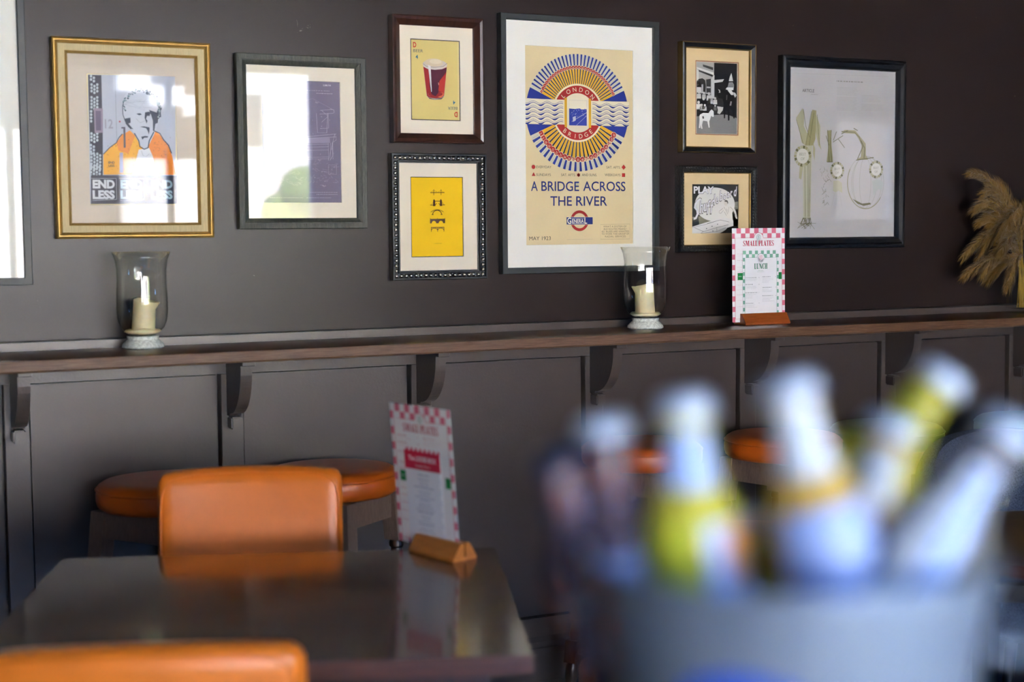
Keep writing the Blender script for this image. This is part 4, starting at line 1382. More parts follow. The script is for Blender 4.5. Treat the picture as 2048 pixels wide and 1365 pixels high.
# --- 8 article page with drawings of prize vegetables
R4 = (3.0655, 3.5996, 1.3594, 2.0150)
root, org = picture(R4, None, 'wide black frame around a grey page of prize vegetable drawings')
frame_ring('frame', root, R4, [(0, -.001), (0, -.026), (.003, -.030), (.010, -.032), (.013, -.028), (.018, -.034), (.030, -.031), (.036, -.024), (.0385, -.019), (.0385, -.001)], M_BLACKWOOD, org)
sg = (R4[0] + .0385, R4[1] - .0385, R4[2] + .0385, R4[3] - .0385)
backing(root, org, R4)
a = Art(sg[1] - sg[0] + .008, sg[3] - sg[2] + .008, 'bcb9b5', [(133, 150), (797, 184), (793, 1212), (132, 1214)])
OL, OD, OM = '9c966c', '68653c', 'aca886'
a.line(P(168, 196, 750, 218), .0008, 'a8a49c', 2)
a.text('ARTICLE', (255, 312), .0105, '55534c', 3, fitw=.050, bold=.01)
rnd = random.Random(9)
u, v = a.f((293, 328)); a.words(u - .014, u + .016, v, .0022, '9a968c', rnd)
u, v = a.f((428, 248)); a.words(u, u + .118, v, .0040, '8f8b80', rnd)
def para(x, y0, y1, wpx):
    yy = y0
    while yy < y1:
        u, v = a.f((x, yy)); a.words(u, u + wpx * a.s * (rnd.uniform(.8, 1)), v, .0016, 'aba79d', rnd); yy += 8.6
para(432, 285, 335, 130); para(430, 345, 430, 135); para(585, 335, 375, 120); para(583, 390, 430, 140)
# leek
a.poly(P(180, 470, 220, 410, 232, 440, 228, 520, 262, 590, 238, 640, 215, 620, 200, 540), OM, 2)
a.poly(P(240, 640, 280, 420, 305, 425, 300, 600, 285, 640), OL, 3)
a.poly(P(300, 440, 330, 520, 328, 620, 338, 668, 318, 640, 302, 560), OM, 2)
a.poly(P(285, 620, 300, 660, 296, 735, 286, 690), OM, 2)
a.poly(P(222, 640, 280, 635, 272, 1090, 228, 1090), 'b8b69c', 2)
a.poly(P(205, 760, 225, 765, 215, 850, 200, 840), OM, 2)
for L in (P(225, 415, 240, 520, 265, 590), P(275, 430, 240, 640), P(290, 440, 262, 640), P(182, 480, 225, 630), P(235, 680, 240, 1080), P(255, 680, 258, 1080), P(268, 700, 266, 1080), P(310, 450, 325, 640)):
    a.line(L, .0016, OD, 4)
for i in range(26):
    x = rnd.uniform(225, 275)
    a.line([(x, 1085), (x + rnd.uniform(-22, 22), 1120), (x + rnd.uniform(-40, 40), rnd.uniform(1110, 1160))], .0012, OD, 4)
def rosette(p, r, ly=6):
    c = a.f(p)
    for k in range(18):
        d = k * 20
        q = [(c[0] + r * math.cos(math.radians(d - 8)), c[1] + r * math.sin(math.radians(d - 8))), (c[0] + r * 1.02 * math.cos(math.radians(d + 8)), c[1] + r * 1.02 * math.sin(math.radians(d + 8))), (c[0] + r * .72 * math.cos(math.radians(d + 9)), c[1] + r * .72 * math.sin(math.radians(d + 9))), (c[0] + r * .72 * math.cos(math.radians(d - 9)), c[1] + r * .72 * math.sin(math.radians(d - 9)))]
        a.poly(q, [OL, OD, OM][k % 3], ly, raw=True)
    a.disc(c, r * .72, 'cfccbf', ly + 1, raw=True, n=24)
    a.text('BEST', (c[0], c[1] + r * .05), r * .26, '8f8c78', ly + 2, raw=True)
    a.text('OF', (c[0], c[1] - r * .38), r * .26, '8f8c78', ly + 2, raw=True)
rosette((222, 705), .0360); rosette((435, 795), .0300); rosette((675, 790), .0310)
# artichoke stalk, cob
a.poly(P(372, 550, 395, 545, 400, 640, 408, 720, 408, 742, 370, 742, 380, 650), OL, 3)
for L in (P(375, 545, 378, 600, 385, 740), P(398, 545, 392, 640, 402, 738), P(365, 580, 385, 640), P(410, 610, 430, 555), P(408, 620, 470, 580), P(440, 600, 480, 655), P(372, 742, 408, 742)):
    a.line(L, .0022, OD, 4)
for i in range(40):
    t = rnd.random(); y = 770 + 230 * t
    x = 360 + rnd.uniform(-30, 40) * (1 - .6 * t)
    a.line([(x, y), (x + rnd.uniform(-16, 16), y + rnd.uniform(6, 20))], .0012, rnd.choice([OD, '7a7864', '8f8d7a']), 3)
a.poly(P(412, 860, 440, 855, 465, 870, 468, 935, 445, 920, 425, 930, 410, 920), 'b9b69a', 4)
for L in (P(440, 860, 400, 1020), P(440, 860, 465, 1015), P(430, 930, 432, 1000)):
    a.line(L, .0008, 'aaa796', 3)
# marrow / pumpkin
c0 = a.f((612, 870))
for rx, ry, x_ in ((.0800, .0920, 0), (.0520, .0900, -.004), (.0250, .0900, -.002), (.0660, .0910, .004)):
    a.line([(c0[0] + x_ + rx * math.cos(2 * PI * k / 40), c0[1] + ry * math.sin(2 * PI * k / 40)) for k in range(40)], .0012, '9c9a86', 2, raw=True, closed=True)
a.line([(c0[0] + .0800 * math.cos(math.radians(d)), c0[1] + .0920 * math.sin(math.radians(d))) for d in range(150, 330, 8)], .0030, '8a875f', 3, raw=True)
a.poly(P(530, 970, 560, 1000, 600, 1015, 645, 1005, 640, 995, 590, 1000), OD, 4)
a.poly(P(552, 730, 580, 715, 585, 640, 565, 600, 545, 570, 480, 565, 460, 560, 480, 545, 545, 548, 570, 580, 610, 630, 612, 700, 625, 730), OL, 3)
for L in (P(560, 725, 592, 650, 570, 590, 540, 560, 460, 555), P(600, 720, 605, 660, 580, 610), P(535, 535, 560, 550), P(552, 732, 660, 716), P(460, 570, 500, 548)):
    a.line(L, .0030, OD, 4)
a.poly(P(650, 860, 690, 850, 720, 870, 712, 920, 690, 910, 660, 950), 'b2b7ae', 4)
sheet(a, root, org, sg[0] - .004, sg[2] - .004, y=-.0135)
glass(root, org, sg, y=-.0175)

# --- 9 large frame cut off by the left edge
R4 = (0.005, 0.6070, 1.2940, 2.35)
root, org = picture(R4, None, 'large dark grey frame cut by the left edge, its glass glaring white')
frame_ring('frame', root, R4, [(0, -.001), (0, -.028), (.0015, -.030), (.0185, -.030), (.020, -.028), (.020, -.001)], M_CHARWOOD, org)
sg = (R4[0] + .020, R4[1] - .020, R4[2] + .020, R4[3] - .020)
backing(root, org, R4)
op = (.075, .50, 1.40, 2.26)
mount(root, org, sg, op, M_MAT_WHITE)
a = Art(op[1] - op[0], op[3] - op[2], 'd9d6ca')
a.rect(.03, .30, .39, .78, 'b4bcbc', 1, raw=True)
a.rect(.05, .32, .37, .50, '8b9a96', 2, raw=True)
a.disc((.21, .58), .10, 'c9b078', 2, raw=True, n=36)
sheet(a, root, org, op[0], op[2])
glass(root, org, sg)

# ------------------------------------------------------------------ hurricane candle glasses
def hurricane(x, y, rz, label, tilt, clabel, h=0.262, cyaw=0.0, ch=0.088):
    t = tag(empty('hurricane_glass', (x, y, SHZ + .0005), rz), label, 'candle holder')
    k = h / .262
    outer = [(.0, .034), (.030, .0345), (.046, .042), (.060, .058), (.067, .078), (.0695, .105), (.0685, .150), (.0665, .185), (.0670, .215), (.0710, .240), (.0790, .262)]
    inner = [(r - .0022, z + (.002 if i < 3 else 0)) for i, (r, z) in enumerate(outer) if r > 0]
    pr_ = [(r, z * k) for r, z in outer] + [(r, z * k) for r, z in reversed(inner)] + [(0, .0385 * k)]
    bm = lathe_bm(pr_, 64, False, False)
    mesh_obj('glass_shade', fix(bm), M_GLASS_HUR, t, smooth=True)
    bm = lathe_bm([(0, 0), (.054, 0), (.0575, .004), (.056, .011), (.048, .019), (.0415, .025), (.0425, .030), (.044, .034), (.030, .0338), (0, .0338)], 56, False, False)
    mesh_obj('foot', fix(bm), M_CRACKLE, t, smooth=True, auto=50)
    # the candle stands inside
    c = tag(empty('pillar_candle', (x, y, SHZ + .0395), cyaw), clabel, 'candle')
    R = Matrix.Rotation(tilt, 4, 'Y')
    rnd = random.Random(int(x * 100))
    bm = bmesh.new()
    n = 40
    rings = []
    for (r, z) in [(0, 0), (.031, 0), (.0315, .004), (.0305, ch * .4), (.030, ch * .8), (.0305, ch), (.027, ch + .0015), (.022, ch - .006), (0, ch - .010)]:
        if r == 0:
            rings.append([bm.verts.new(R @ Vector((0, 0, z + .004)))]); continue
        rg = []
        for i in range(n):
            a_ = 2 * PI * i / n
            rr = r * (1 + .02 * math.sin(3 * a_ + z * 60))
            zz = z
            if z > ch * .7:
                zz -= .007 * max(0, math.sin(a_ * 1.0 + 2.2)) + .003 * math.sin(2 * a_)
            lip = math.exp(-((a_ - .25) / .35) ** 2)
            if z > ch * .9 and r > .026:
                rr += .010 * lip; zz += .002 * lip
            rg.append(bm.verts.new(R @ Vector((rr * math.cos(a_), rr * math.sin(a_), zz + .004))))
        rings.append(rg)
    for p, q in zip(rings, rings[1:]):
        for i in range(n):
            j = (i + 1) % n
            if len(p) == 1: bm.faces.new((p[0], q[j], q[i]))
            elif len(q) == 1: bm.faces.new((p[i], p[j], q[0]))
            else: bm.faces.new((p[i], p[j], q[j], q[i]))
    mesh_obj('wax_pillar', fix(bm), M_WAX, c, smooth=True)
    bm = bmesh.new()
    tube(bm, [R @ Vector((0, 0, ch - .008)), R @ Vector((.0005, 0, ch + .002)), R @ Vector((.002, .001, ch + .008))], .0011, 6)
    mesh_obj('wick', bm, M_BLACKMETAL, c)
    bm = lathe_bm([(0, 0), (.040, 0), (.0495, .006), (.045, .011), (.036, .010), (0, .0105)], 40, False, False)
    for v in bm.verts:
        v.co.z += rnd.uniform(0, .002) + (.005 * math.exp(-((math.atan2(v.co.y, v.co.x) + 1.2) / .6) ** 2) if v.co.z > .005 else 0)
    mesh_obj('melted_wax', fix(bm), M_WAX, c, smooth=True)
    return t
hurricane(0.878, -0.120, 0.0, 'glass hurricane candle holder with crackled foot below the gilt frame', math.radians(5), 'burnt ivory pillar candle leaning right inside the left hurricane glass', cyaw=-.45)
hurricane(2.440, -0.170, 0.0, 'glass hurricane candle holder with crackled foot in front of the big poster', math.radians(2.5), 'ivory pillar candle with a curled lip inside the right hurricane glass', h=.257, cyaw=2.55, ch=.095)

# ------------------------------------------------------------------ menus
PINK, PRED, GRN = 'e07a8c', 'c4304f', '2f8a62'
def checks(a, c, n, rows_top, bw, bar, name_col):
    s_ = a.w / n
    hb = a.h
    rows = int(a.h / s_) + 1
    k = a.h / round(a.h / s_)
    m_ = round(a.h / s_)
    for j in range(m_):
        for i in range(n):
            inside = (i >= 1 and i < n - 1) and (j >= bar and j < m_ - rows_top)
            if inside: continue
            if (i + j) % 2 == 0:
                a.rect(i * s_, j * k, (i + 1) * s_, (j + 1) * k, c, 1, raw=True)

def big_menu(kind):
    a = Art(.207, .305, 'f1eeee')
    s_ = a.w / 12
    rc = 'e0758a'
    rows = 18
    k = a.h / rows
    for j in range(rows):
        for i in range(12):
            edge = i == 0 or i == 11 or j == 0 or j >= rows - 2
            if edge and (i + j) % 2 == 0:
                x0_, x1_ = i * s_, (i + 1) * s_
                if i == 0: x1_ = s_ * .62
                if i == 11: x0_ = a.w - s_ * .62
                a.rect(x0_, j * k, x1_, (j + 1) * k, rc, 1, raw=True)
    x0_, x1_, z0_, z1_ = s_ * .64, a.w - s_ * .64, k * .62, a.h - 1.9 * k
    a.rect(x0_, z0_, x1_, z1_, 'f1eeee', 2, raw=True)
    cx_ = a.w / 2
    a.disc((cx_, z1_ - .001), .0185, 'f1eeee', 2, raw=True, n=32)
    arc_ = [(cx_ + .0185 * math.cos(math.radians(d)), z1_ - .001 + .0185 * math.sin(math.radians(d))) for d in range(3, 178, 7)]
    a.line([(x0_, z0_), (x1_, z0_), (x1_, z1_)] + arc_ + [(x0_, z1_)], .0011, PRED, 3, raw=True, closed=True)
    a.disc((cx_, z1_ + .003), .0088, '9fb5ae', 4, raw=True)
    a.disc((cx_, z1_ + .003), .0078, 'dfe6e3', 5, raw=True)
    a.line([(cx_ - .002, z1_ - .002), (cx_ + .002, z1_ + .001), (cx_ - .002, z1_ + .004), (cx_ + .002, z1_ + .008)], .0014, '6a8d80', 6, raw=True)
    a.serif('SMALL PLATES', (cx_, a.h - .0580), .0175, .122, PRED, 3, raw=True)
    rnd = random.Random(21)
    for (xx, yy) in ((.020, .236), (.020, .2205), (.020, .200), (.020, .177), (.020, .163)):
        a.words(xx, xx + rnd.uniform(.03, .045), yy, .0022, PRED, rnd)
        a.words(xx, xx + .05, yy - .0055, .0013, 'eeb2bd', rnd)
        a.words(.090, .094, yy, .0020, PRED, rnd)
    for (xx, yy) in ((.112, .236), (.112, .208), (.112, .180)):
        a.words(xx, xx + rnd.uniform(.025, .04), yy, .0022, PRED, rnd)
        for q in range(3):
            a.words(xx, xx + .064 - .02 * (q == 2), yy - .0052 - .0042 * q, .0013, 'eeb2bd', rnd)
        a.words(.190, .193, yy, .0020, PRED, rnd)
    a.rect(.0205, .137, .048, .160, '1c8744', 3, raw=True)
    a.rect(a.w - .030, .137, a.w - .0125, .160, '1c8744', 3, raw=True)
    a.text('MENU', (.0300, .1470), .0032, 'e6f2ea', 4, raw=True)
    for yy in (.120, .105, .088, .07, .05):
        a.words(.018, .075, yy, .0020, 'd98a99', rnd)
    return a

def lunch_card():
    a = Art(.141, .232, 'efeff0')
    n = 12
    s_ = a.w / n
    rows = 20
    k = a.h / rows
    gc = '7fb39b'
    for j in range(rows):
        for i in range(n):
            if (i in (0, n - 1) or j >= rows - 2) and (i + j) % 2:
                x0_, x1_ = i * s_, (i + 1) * s_
                if j < rows - 2:
                    if i == 0: x1_ = s_ * .6
                    if i == n - 1: x0_ = a.w - s_ * .6
                a.rect(x0_, j * k, x1_, (j + 1) * k, gc, 1, raw=True)
    cx_ = a.w / 2
    z1_ = a.h - 2 * k
    a.rect(s_ * .62, 0, a.w - s_ * .62, z1_, 'efeff0', 2, raw=True)
    a.disc((cx_, z1_ - .001), .0145, 'efeff0', 2, raw=True, n=30)
    arc_ = [(cx_ + .0145 * math.cos(math.radians(d)), z1_ - .001 + .0145 * math.sin(math.radians(d))) for d in range(3, 178, 8)]
    a.line([(s_ * .62, 0), (a.w - s_ * .62, 0), (a.w - s_ * .62, z1_)] + arc_ + [(s_ * .62, z1_)], .0009, GRN, 3, raw=True, closed=True)
    a.disc((cx_, z1_ + .001), .0082, 'd9a5b0', 4, raw=True)
    a.disc((cx_, z1_ + .001), .0073, 'f1e4e7', 5, raw=True)
    a.line([(cx_ - .002, z1_ - .004), (cx_ + .002, z1_ - .001), (cx_ - .002, z1_ + .002), (cx_ + .002, z1_ + .006)], .0013, 'cf5a74', 6, raw=True)
    a.serif('LUNCH', (cx_, a.h - .0600), .0180, .053, '1f7d56', 3, raw=True)
    rnd = random.Random(33)
    a.words(cx_ - .012, cx_ + .010, a.h - .066, .0013, '9fb5a8', rnd)
    a.words(cx_ - .014, cx_ + .013, a.h - .070, .0013, '9fb5a8', rnd)
    for xx, yy, n_ in ((.010, .143, 2), (.010, .121, 3), (.010, .094, 4), (.010, .060, 3), (.076, .145, 4), (.076, .110, 3), (.076, .083, 4)):
        a.words(xx, xx + rnd.uniform(.028, .045), yy, .0020, '55605c', rnd)
        for q in range(n_):
            a.words(xx, xx + rnd.uniform(.02, .048), yy - .0052 - .0040 * q, .0011, 'b4bab8', rnd)
        a.words(xx + .052, xx + .054, yy, .0018, '7a8480', rnd)
    for q in range(2):
        a.words(.020, .120, .026 - .0045 * q, .0011, 'a8aeac', rnd)
    return a

def table_leaflet():
    a = Art(.123, .213, 'e9ebf3')
    rnd = random.Random(41)
    a.rect(0, a.h - .046, a.w, a.h, 'd2294a', 2, raw=True)
    for i in range(8):
        a.rect(i * a.w / 8, a.h - .006, (i + .5) * a.w / 8, a.h, 'f4e8ec', 3, raw=True)
    a.text('The LOOSE BOX', (a.w / 2, a.h - .0270), .0100, 'f8e9ee', 4, raw=True, bold=.03, fitw=.096)
    a.text('Sunday Menu', (a.w / 2, a.h - .0400), .0055, 'f4cfd8', 4, raw=True, fitw=.050)
    yy = a.h - .058
    i = 0
    while yy > .030:
        wd = rnd.uniform(.02, .07)
        a.words(a.w / 2 - wd / 2, a.w / 2 + wd / 2, yy, .0018 if i % 4 else .0026, '9aa2bc', rnd)
        yy -= .0062 if i % 4 else .0085
        i += 1
    a.rect(a.w / 2 - .018, .010, a.w / 2 + .018, .024, 'd2294a', 2, raw=True)
    a.text('MENU', (a.w / 2, .0140), .0062, 'f8e9ee', 3, raw=True)
    for q in range(9):
        a.rect(a.w - .008, .012 + q * .024, a.w - .001, .024 + q * .024, 'f6f7fb', 1, raw=True)
    return a

def block(name, L, D, H, material, loc, rz, label):
    """menu holder: low bevelled timber with sloping faces and a slot along the top"""
    t = bmesh.new()
    prof = [(-D / 2, 0), (D / 2, 0), (D / 2, .006), (.012, H), (.0022, H), (.0022, .007), (-.0022, .007), (-.0022, H), (-.012, H), (-D / 2, .006)]
    prism(t, prof, 'x', -L / 2, L / 2)
    o = mesh_obj(name, fix(t), material, None)
    o.location = loc
    o.rotation_euler = (0, 0, rz)
    return tag(o, label, 'menu holder')

MX, MY = 2.868, -0.178
block('menu_holder', .176, .066, .036, M_WOODBLOCK2, (MX + .012, MY, SHZ + .0005), 0, 'red-brown wooden block holding the menu up on the oak ledge')
def place_card(art, name, label, loc, yaw, tilt, th=.0007, parent=None):
    M = Matrix.Translation((-art.w / 2, 0, 0))
    o = art.build(name, None, 0, 0, 0, thick=th, M=M)
    o.matrix_world = Matrix.Translation(loc) @ Matrix.Rotation(yaw, 4, 'Z') @ Matrix.Rotation(tilt, 4, 'X')
    return tag(o, label, 'menu')
a = big_menu(0)
place_card(a, 'menu_card', 'pink chequered SMALL PLATES menu card standing on the oak ledge', (MX, MY + .0008, SHZ + .0085), 0, math.radians(-1.0))
a = lunch_card()
place_card(a, 'menu_card', 'small green chequered LUNCH card in front of the pink menu on the ledge', (MX + .006, MY - .0016, SHZ + .0085), 0, math.radians(-.6))

TY = -1.306
mc = Vector((1.217, -1.313, .7575))
ex = Vector((math.cos(TY), math.sin(TY), 0)); nn = Vector((math.sin(TY), -math.cos(TY), 0))
hb = mc + ex * .045
block('menu_holder', .152, .062, .036, M_WOODBLOCK, (hb.x, hb.y, .7505), TY, 'honey-coloured wooden block holding the menu up on the brown table')
a = big_menu(1)
tl = math.radians(4.4)
place_card(a, 'menu_card', 'pink chequered SMALL PLATES menu card standing on the brown table', mc + Vector((0, 0, .002)), TY, tl)
a = table_leaflet()
place_card(a, 'menu_card', 'red-headed leaflet with centred text in front of the menu on the table', mc + nn * .0014 + Vector((0, 0, .002)), TY, tl)

# ------------------------------------------------------------------ bar stools
def make_stool(seatmat):
    t = empty('bar_stool')
    bm = lathe_bm([(0, .700), (.150, .700), (.172, .703), (.183, .712), (.187, .726), (.187, .745), (.184, .753), (.1855, .756), (.184, .759), (.180, .766), (.168, .7735), (.13, .777), (0, .779)], 72, False, False)
    mesh_obj('seat', fix(bm), seatmat, t, smooth=True)
    bm = bmesh.new()
    pts = [(.1862 * math.cos(2 * PI * i / 72), .1862 * math.sin(2 * PI * i / 72), .7555) for i in range(73)]
    tube(bm, pts, .0026, 6)
    mesh_obj('piping', bm, seatmat, t, smooth=True)
    # square-topped turned legs, splayed
    top, bot = .118, .165
    for (sx, sy) in ((1, 1), (1, -1), (-1, -1), (-1, 1)):
        p0 = Vector((sx * bot, sy * bot, 0.0)); p1 = Vector((sx * top, sy * top, .7000))
        ang = 0
        d = (p1 - p0)
        def at(z): return p0 + d * (z / .70)
        bm = bmesh.new()
        def seg(za, zb, h):
            A = at(za); B = at(zb)
            va = [bm.verts.new(A + Vector((i * h, j * h, 0))) for i, j in ((-1, -1), (1, -1), (1, 1), (-1, 1))]
            vb = [bm.verts.new(B + Vector((i * h, j * h, 0))) for i, j in ((-1, -1), (1, -1), (1, 1), (-1, 1))]
            for k in range(4): bm.faces.new((va[k], va[(k + 1) % 4], vb[(k + 1) % 4], vb[k]))
            bm.faces.new(list(reversed(va))); bm.faces.new(vb)
        seg(.560, .6995, .023)
        L = mesh_obj('leg', fix(bm), M_STOOLWOOD, t)
        bm = bmesh.new()
        seg(.095, .165, .020)
        prof = [(.56, .016), (.55, .021), (.54, .021), (.535, .016), (.525, .018), (.46, .0205), (.38, .0185), (.335, .014), (.325, .0125), (.318, .0185), (.306, .0185), (.30, .013), (.275, .019), (.255, .0125), (.232, .0195), (.212, .0125), (.185, .018), (.165, .014)]
        rg = []
        def ringat(z, r):
            c = at(z)
            return [bm.verts.new(c + Vector((r * math.cos(2 * PI * k / 16), r * math.sin(2 * PI * k / 16), 0))) for k in range(16)]
        rr = [ringat(z, r) for z, r in prof]
        r2 = [ringat(z, r) for z, r in [(.095, .014), (.085, .019), (.05, .021), (.02, .015), (.0, .013)]]
        for R_ in (rr, r2):
            for p, q in zip(R_, R_[1:]):
                for k in range(16): bm.faces.new((p[k], p[(k + 1) % 16], q[(k + 1) % 16], q[k]))
            bm.faces.new(R_[-1])
        mesh_obj('turned_shaft', fix(bm), M_LEGWOOD, L, smooth=True, auto=40)
    for k in range(4):
        bm = bmesh.new()
        M_ = Matrix.Rotation(k * PI / 2, 4, 'Z')
        add_box(bm, -.0955, .0955, -.134, -.112, .628, .6995, 0, M_)
        mesh_obj('apron', bm, M_STOOLWOOD, t)
        bm = bmesh.new()
        tube(bm, [M_ @ Vector((x, -.156, .13)) for x in (-.138, -.09, 0, .09, .138)], [.009, .012, .015, .012, .009], 12)
        mesh_obj('stretcher', bm, M_LEGWOOD, t, smooth=True)
    return t
def base_off(v):  # view-space angle to world angle
    return math.radians(v - 26)
s0 = make_stool(M_ORANGE_S)
g0 = make_stool(M_GREEN)
g1 = make_stool(M_GREEN2)
stools = [
    (s0, .905, -.252, 45 - 10, 'orange vinyl bar stool behind the far orange chair, leftmost of the row'),
    (None, 1.360, -.272, 45 - 8, 'orange vinyl bar stool beside the table menu, second from the left'),
    (None, 2.372, -.262, 30, 'orange vinyl bar stool seen between the two left bottle necks'),
    (None, 2.858, -.325, 15, 'orange vinyl bar stool seen between the second and third bottle necks'),
    (g0, 3.300, -.300, 20, 'dark green vinyl bar stool right of the orange stools'),
    (g1, 3.860, -.380, 35, 'bright green vinyl bar stool farthest right under the ledge'),
]
for (src, x, y, a_, lb) in stools:
    o = src if src is not None else copy_tree(s0)
    o.location = (x, y, 0)
    o.rotation_euler = (0, 0, math.radians(a_))
    tag(o, lb, 'stool', 'round bar stools under the ledge')

# ------------------------------------------------------------------ dining table
TA = math.radians(-21.0)
tc = Vector((.7855, -1.5615))
t = tag(empty('dining_table', (tc.x, tc.y, 0), TA), 'dark varnished wooden dining table with the menu on it', 'table')
W2, D2 = .457, .4145
bm = bmesh.new()
add_box(bm, -W2, W2, -D2, D2, .718, .7500)
bmesh.ops.bevel(bm, geom=[e for e in bm.edges], offset=.003, segments=2, affect='EDGES')
for f in bm.faces:
    if abs(f.normal.z) < .5: f.material_index = 1
o = mesh_obj('tabletop', bm, [M_TABLE, M_TABLE_EDGE], t, smooth=True, auto=30)
bm = bmesh.new()
add_box(bm, -W2 + .07, W2 - .07, -D2 + .07, -D2 + .092, .640, .7175); add_box(bm, -W2 + .07, W2 - .07, D2 - .092, D2 - .07, .640, .7175)
add_box(bm, -W2 + .07, -W2 + .092, -D2 + .0925, D2 - .0925, .640, .7175); add_box(bm, W2 - .092, W2 - .07, -D2 + .0925, D2 - .0925, .640, .7175)
mesh_obj('apron', bm, M_LEGWOOD, t)
for sx in (-1, 1):
    for sy in (-1, 1):
        bm = bmesh.new()
        c = Vector((sx * (W2 - .062), sy * (D2 - .062), 0))
        vs = add_box(bm, c.x - .03, c.x + .03, c.y - .03, c.y + .03, 0, .6395)
        for v in vs:
            if v.co.z < .1: v.co.x = c.x + (v.co.x - c.x) * .62; v.co.y = c.y + (v.co.y - c.y) * .62
        mesh_obj('leg', bm, M_LEGWOOD, t)

# ------------------------------------------------------------------ orange dining chairs
def make_chair():
    t = empty('dining_chair')
    # local frame: sitter faces -y, backrest at y = 0
    bm = cushion_bm(.213, .032, .205, .026, 16, bulge=.010)
    for v in bm.verts:
        x = v.co.x / .213
        v.co.y += .018 * (x * x) * -1 + .0
        if v.co.z > .12:
            v.co.z += .006 * (1 - x * x) - .004 * abs(x) ** 3
        v.co.y += .025 * (v.co.z / .205)
        v.co.z += .672
    mesh_obj('backrest', bm, M_ORANGE, t, smooth=True)
    bm = bmesh.new()
    for ys in (-.0325, .0325):
        pts = []
        for k in range(60):
            a_ = 2 * PI * k / 60
            ca, sa = math.cos(a_), math.sin(a_)
            x = math.copysign(abs(ca) ** .22, ca) * .2045; z = math.copysign(abs(sa) ** .22, sa) * .196
            xx = x / .213
            zz = z + (.006 * (1 - xx * xx) - .004 * abs(xx) ** 3 if z > .12 else 0)
            pts.append((x, ys * .93 - .018 * xx * xx + .025 * z / .205, zz + .672))
        pts.append(pts[0])
        tube(bm, pts, .0022, 6)
    mesh_obj('piping', bm, M_ORANGE, t, smooth=True)
    bm = cushion_bm(.215, .215, .04, .030, 14, bulge=.012, baxis=2)
    for v in bm.verts: v.co += Vector((0, -.245, .445))
    mesh_obj('seat', bm, M_ORANGE, t, smooth=True)
    bm = bmesh.new()
    add_box(bm, -.195, .195, -.44, -.05, .375, .405)
    mesh_obj('seat_frame', bm, M_LEGWOOD, t)
    for sx in (-1, 1):
        bm = bmesh.new()
        vs = add_box(bm, sx * .18 - .018, sx * .18 + .018, -.44, -.404, 0, .3745)
        for v in vs:
            if v.co.z < .1: v.co.x = sx * .18 + (v.co.x - sx * .18) * .65; v.co.y = -.42 + (v.co.y + .42) * .65
        mesh_obj('leg', bm, M_LEGWOOD, t)
        bm = bmesh.new()
        vs = add_box(bm, sx * .175 - .018, sx * .175 + .018, -.085, -.050, 0, .3745)
        for v in vs:
            if v.co.z < .1: v.co.y += .07
        mesh_obj('leg', bm, M_LEGWOOD, t)
    return t
ch = make_chair()
ca = math.radians(-19.0)
mid = (Vector((.763, -.762)) + Vector((1.171, -.903))) / 2
ch.location = (mid.x, mid.y, 0); ch.rotation_euler = (0, 0, ca)
tag(ch, 'orange leather dining chair on the far side of the brown table, facing the camera', 'chair', 'orange leather dining chairs')
c2 = copy_tree(ch)
ax = Vector((math.cos(TA), math.sin(TA)))
p = Vector((.625, -2.290)) - ax * .213
c2.location = (p.x, p.y, 0); c2.rotation_euler = (0, 0, TA + PI)
tag(c2, 'orange leather dining chair nearest the camera, cut by the bottom edge', 'chair', 'orange leather dining chairs')
c3 = copy_tree(ch)
c3.location = (1.56, -1.83, 0); c3.rotation_euler = (0, 0, math.radians(154))
tag(c3, 'orange leather dining chair almost wholly hidden behind the steel bucket', 'chair', 'orange leather dining chairs')

# ------------------------------------------------------------------ high table, steel bucket, bottles
BC = Vector((.477, -3.583, 0))
BZ0, BZ1, BR1 = 1.098, 1.264, .1075
t = tag(empty('high_table', (BC.x, BC.y + .02, 0)), 'dark round high table under the bottle bucket, below the frame', 'table')
bm = lathe_bm([(0, 1.066), (.27, 1.066), (.30, 1.072), (.305, 1.084), (.30, 1.097), (0, 1.0975)], 64, False, False)
mesh_obj('tabletop', fix(bm), M_TABLE, t, smooth=True, auto=35)
bm = lathe_bm([(.035, .03), (.035, 1.0655)], 32)
mesh_obj('column', fix(bm), M_BLACKMETAL, t, smooth=True, auto=35)
bm = lathe_bm([(0, 0), (.24, 0), (.24, .012), (.06, .03), (0, .03)], 48, False, False)
mesh_obj('base', fix(bm), M_BLACKMETAL, t, smooth=True, auto=35)

t = tag(empty('ice_bucket', (BC.x, BC.y, BZ0)), 'blurred pale steel drinks bucket full of bottles in the foreground', 'bucket')
H = BZ1 - BZ0
rb = .080
def rz_(z): return rb + (BR1 - rb) * z / H
pr_ = [(0, 0), (rb - .004, 0), (rb, .004), (rz_(.05), .05), (rz_(.10), .10), (rz_(H - .006), H - .006), (BR1 + .0025, H - .005), (BR1 + .0035, H - .002), (BR1 + .002, H), (BR1 - .002, H - .001), (rz_(H - .01) - .002, H - .01), (rz_(.05) - .002, .05), (rb - .002, .006), (0, .006)]
bm = lathe_bm(pr_, 72, False, False)
mesh_obj('pail', fix(bm), M_BUCKET, t, smooth=True, auto=60)
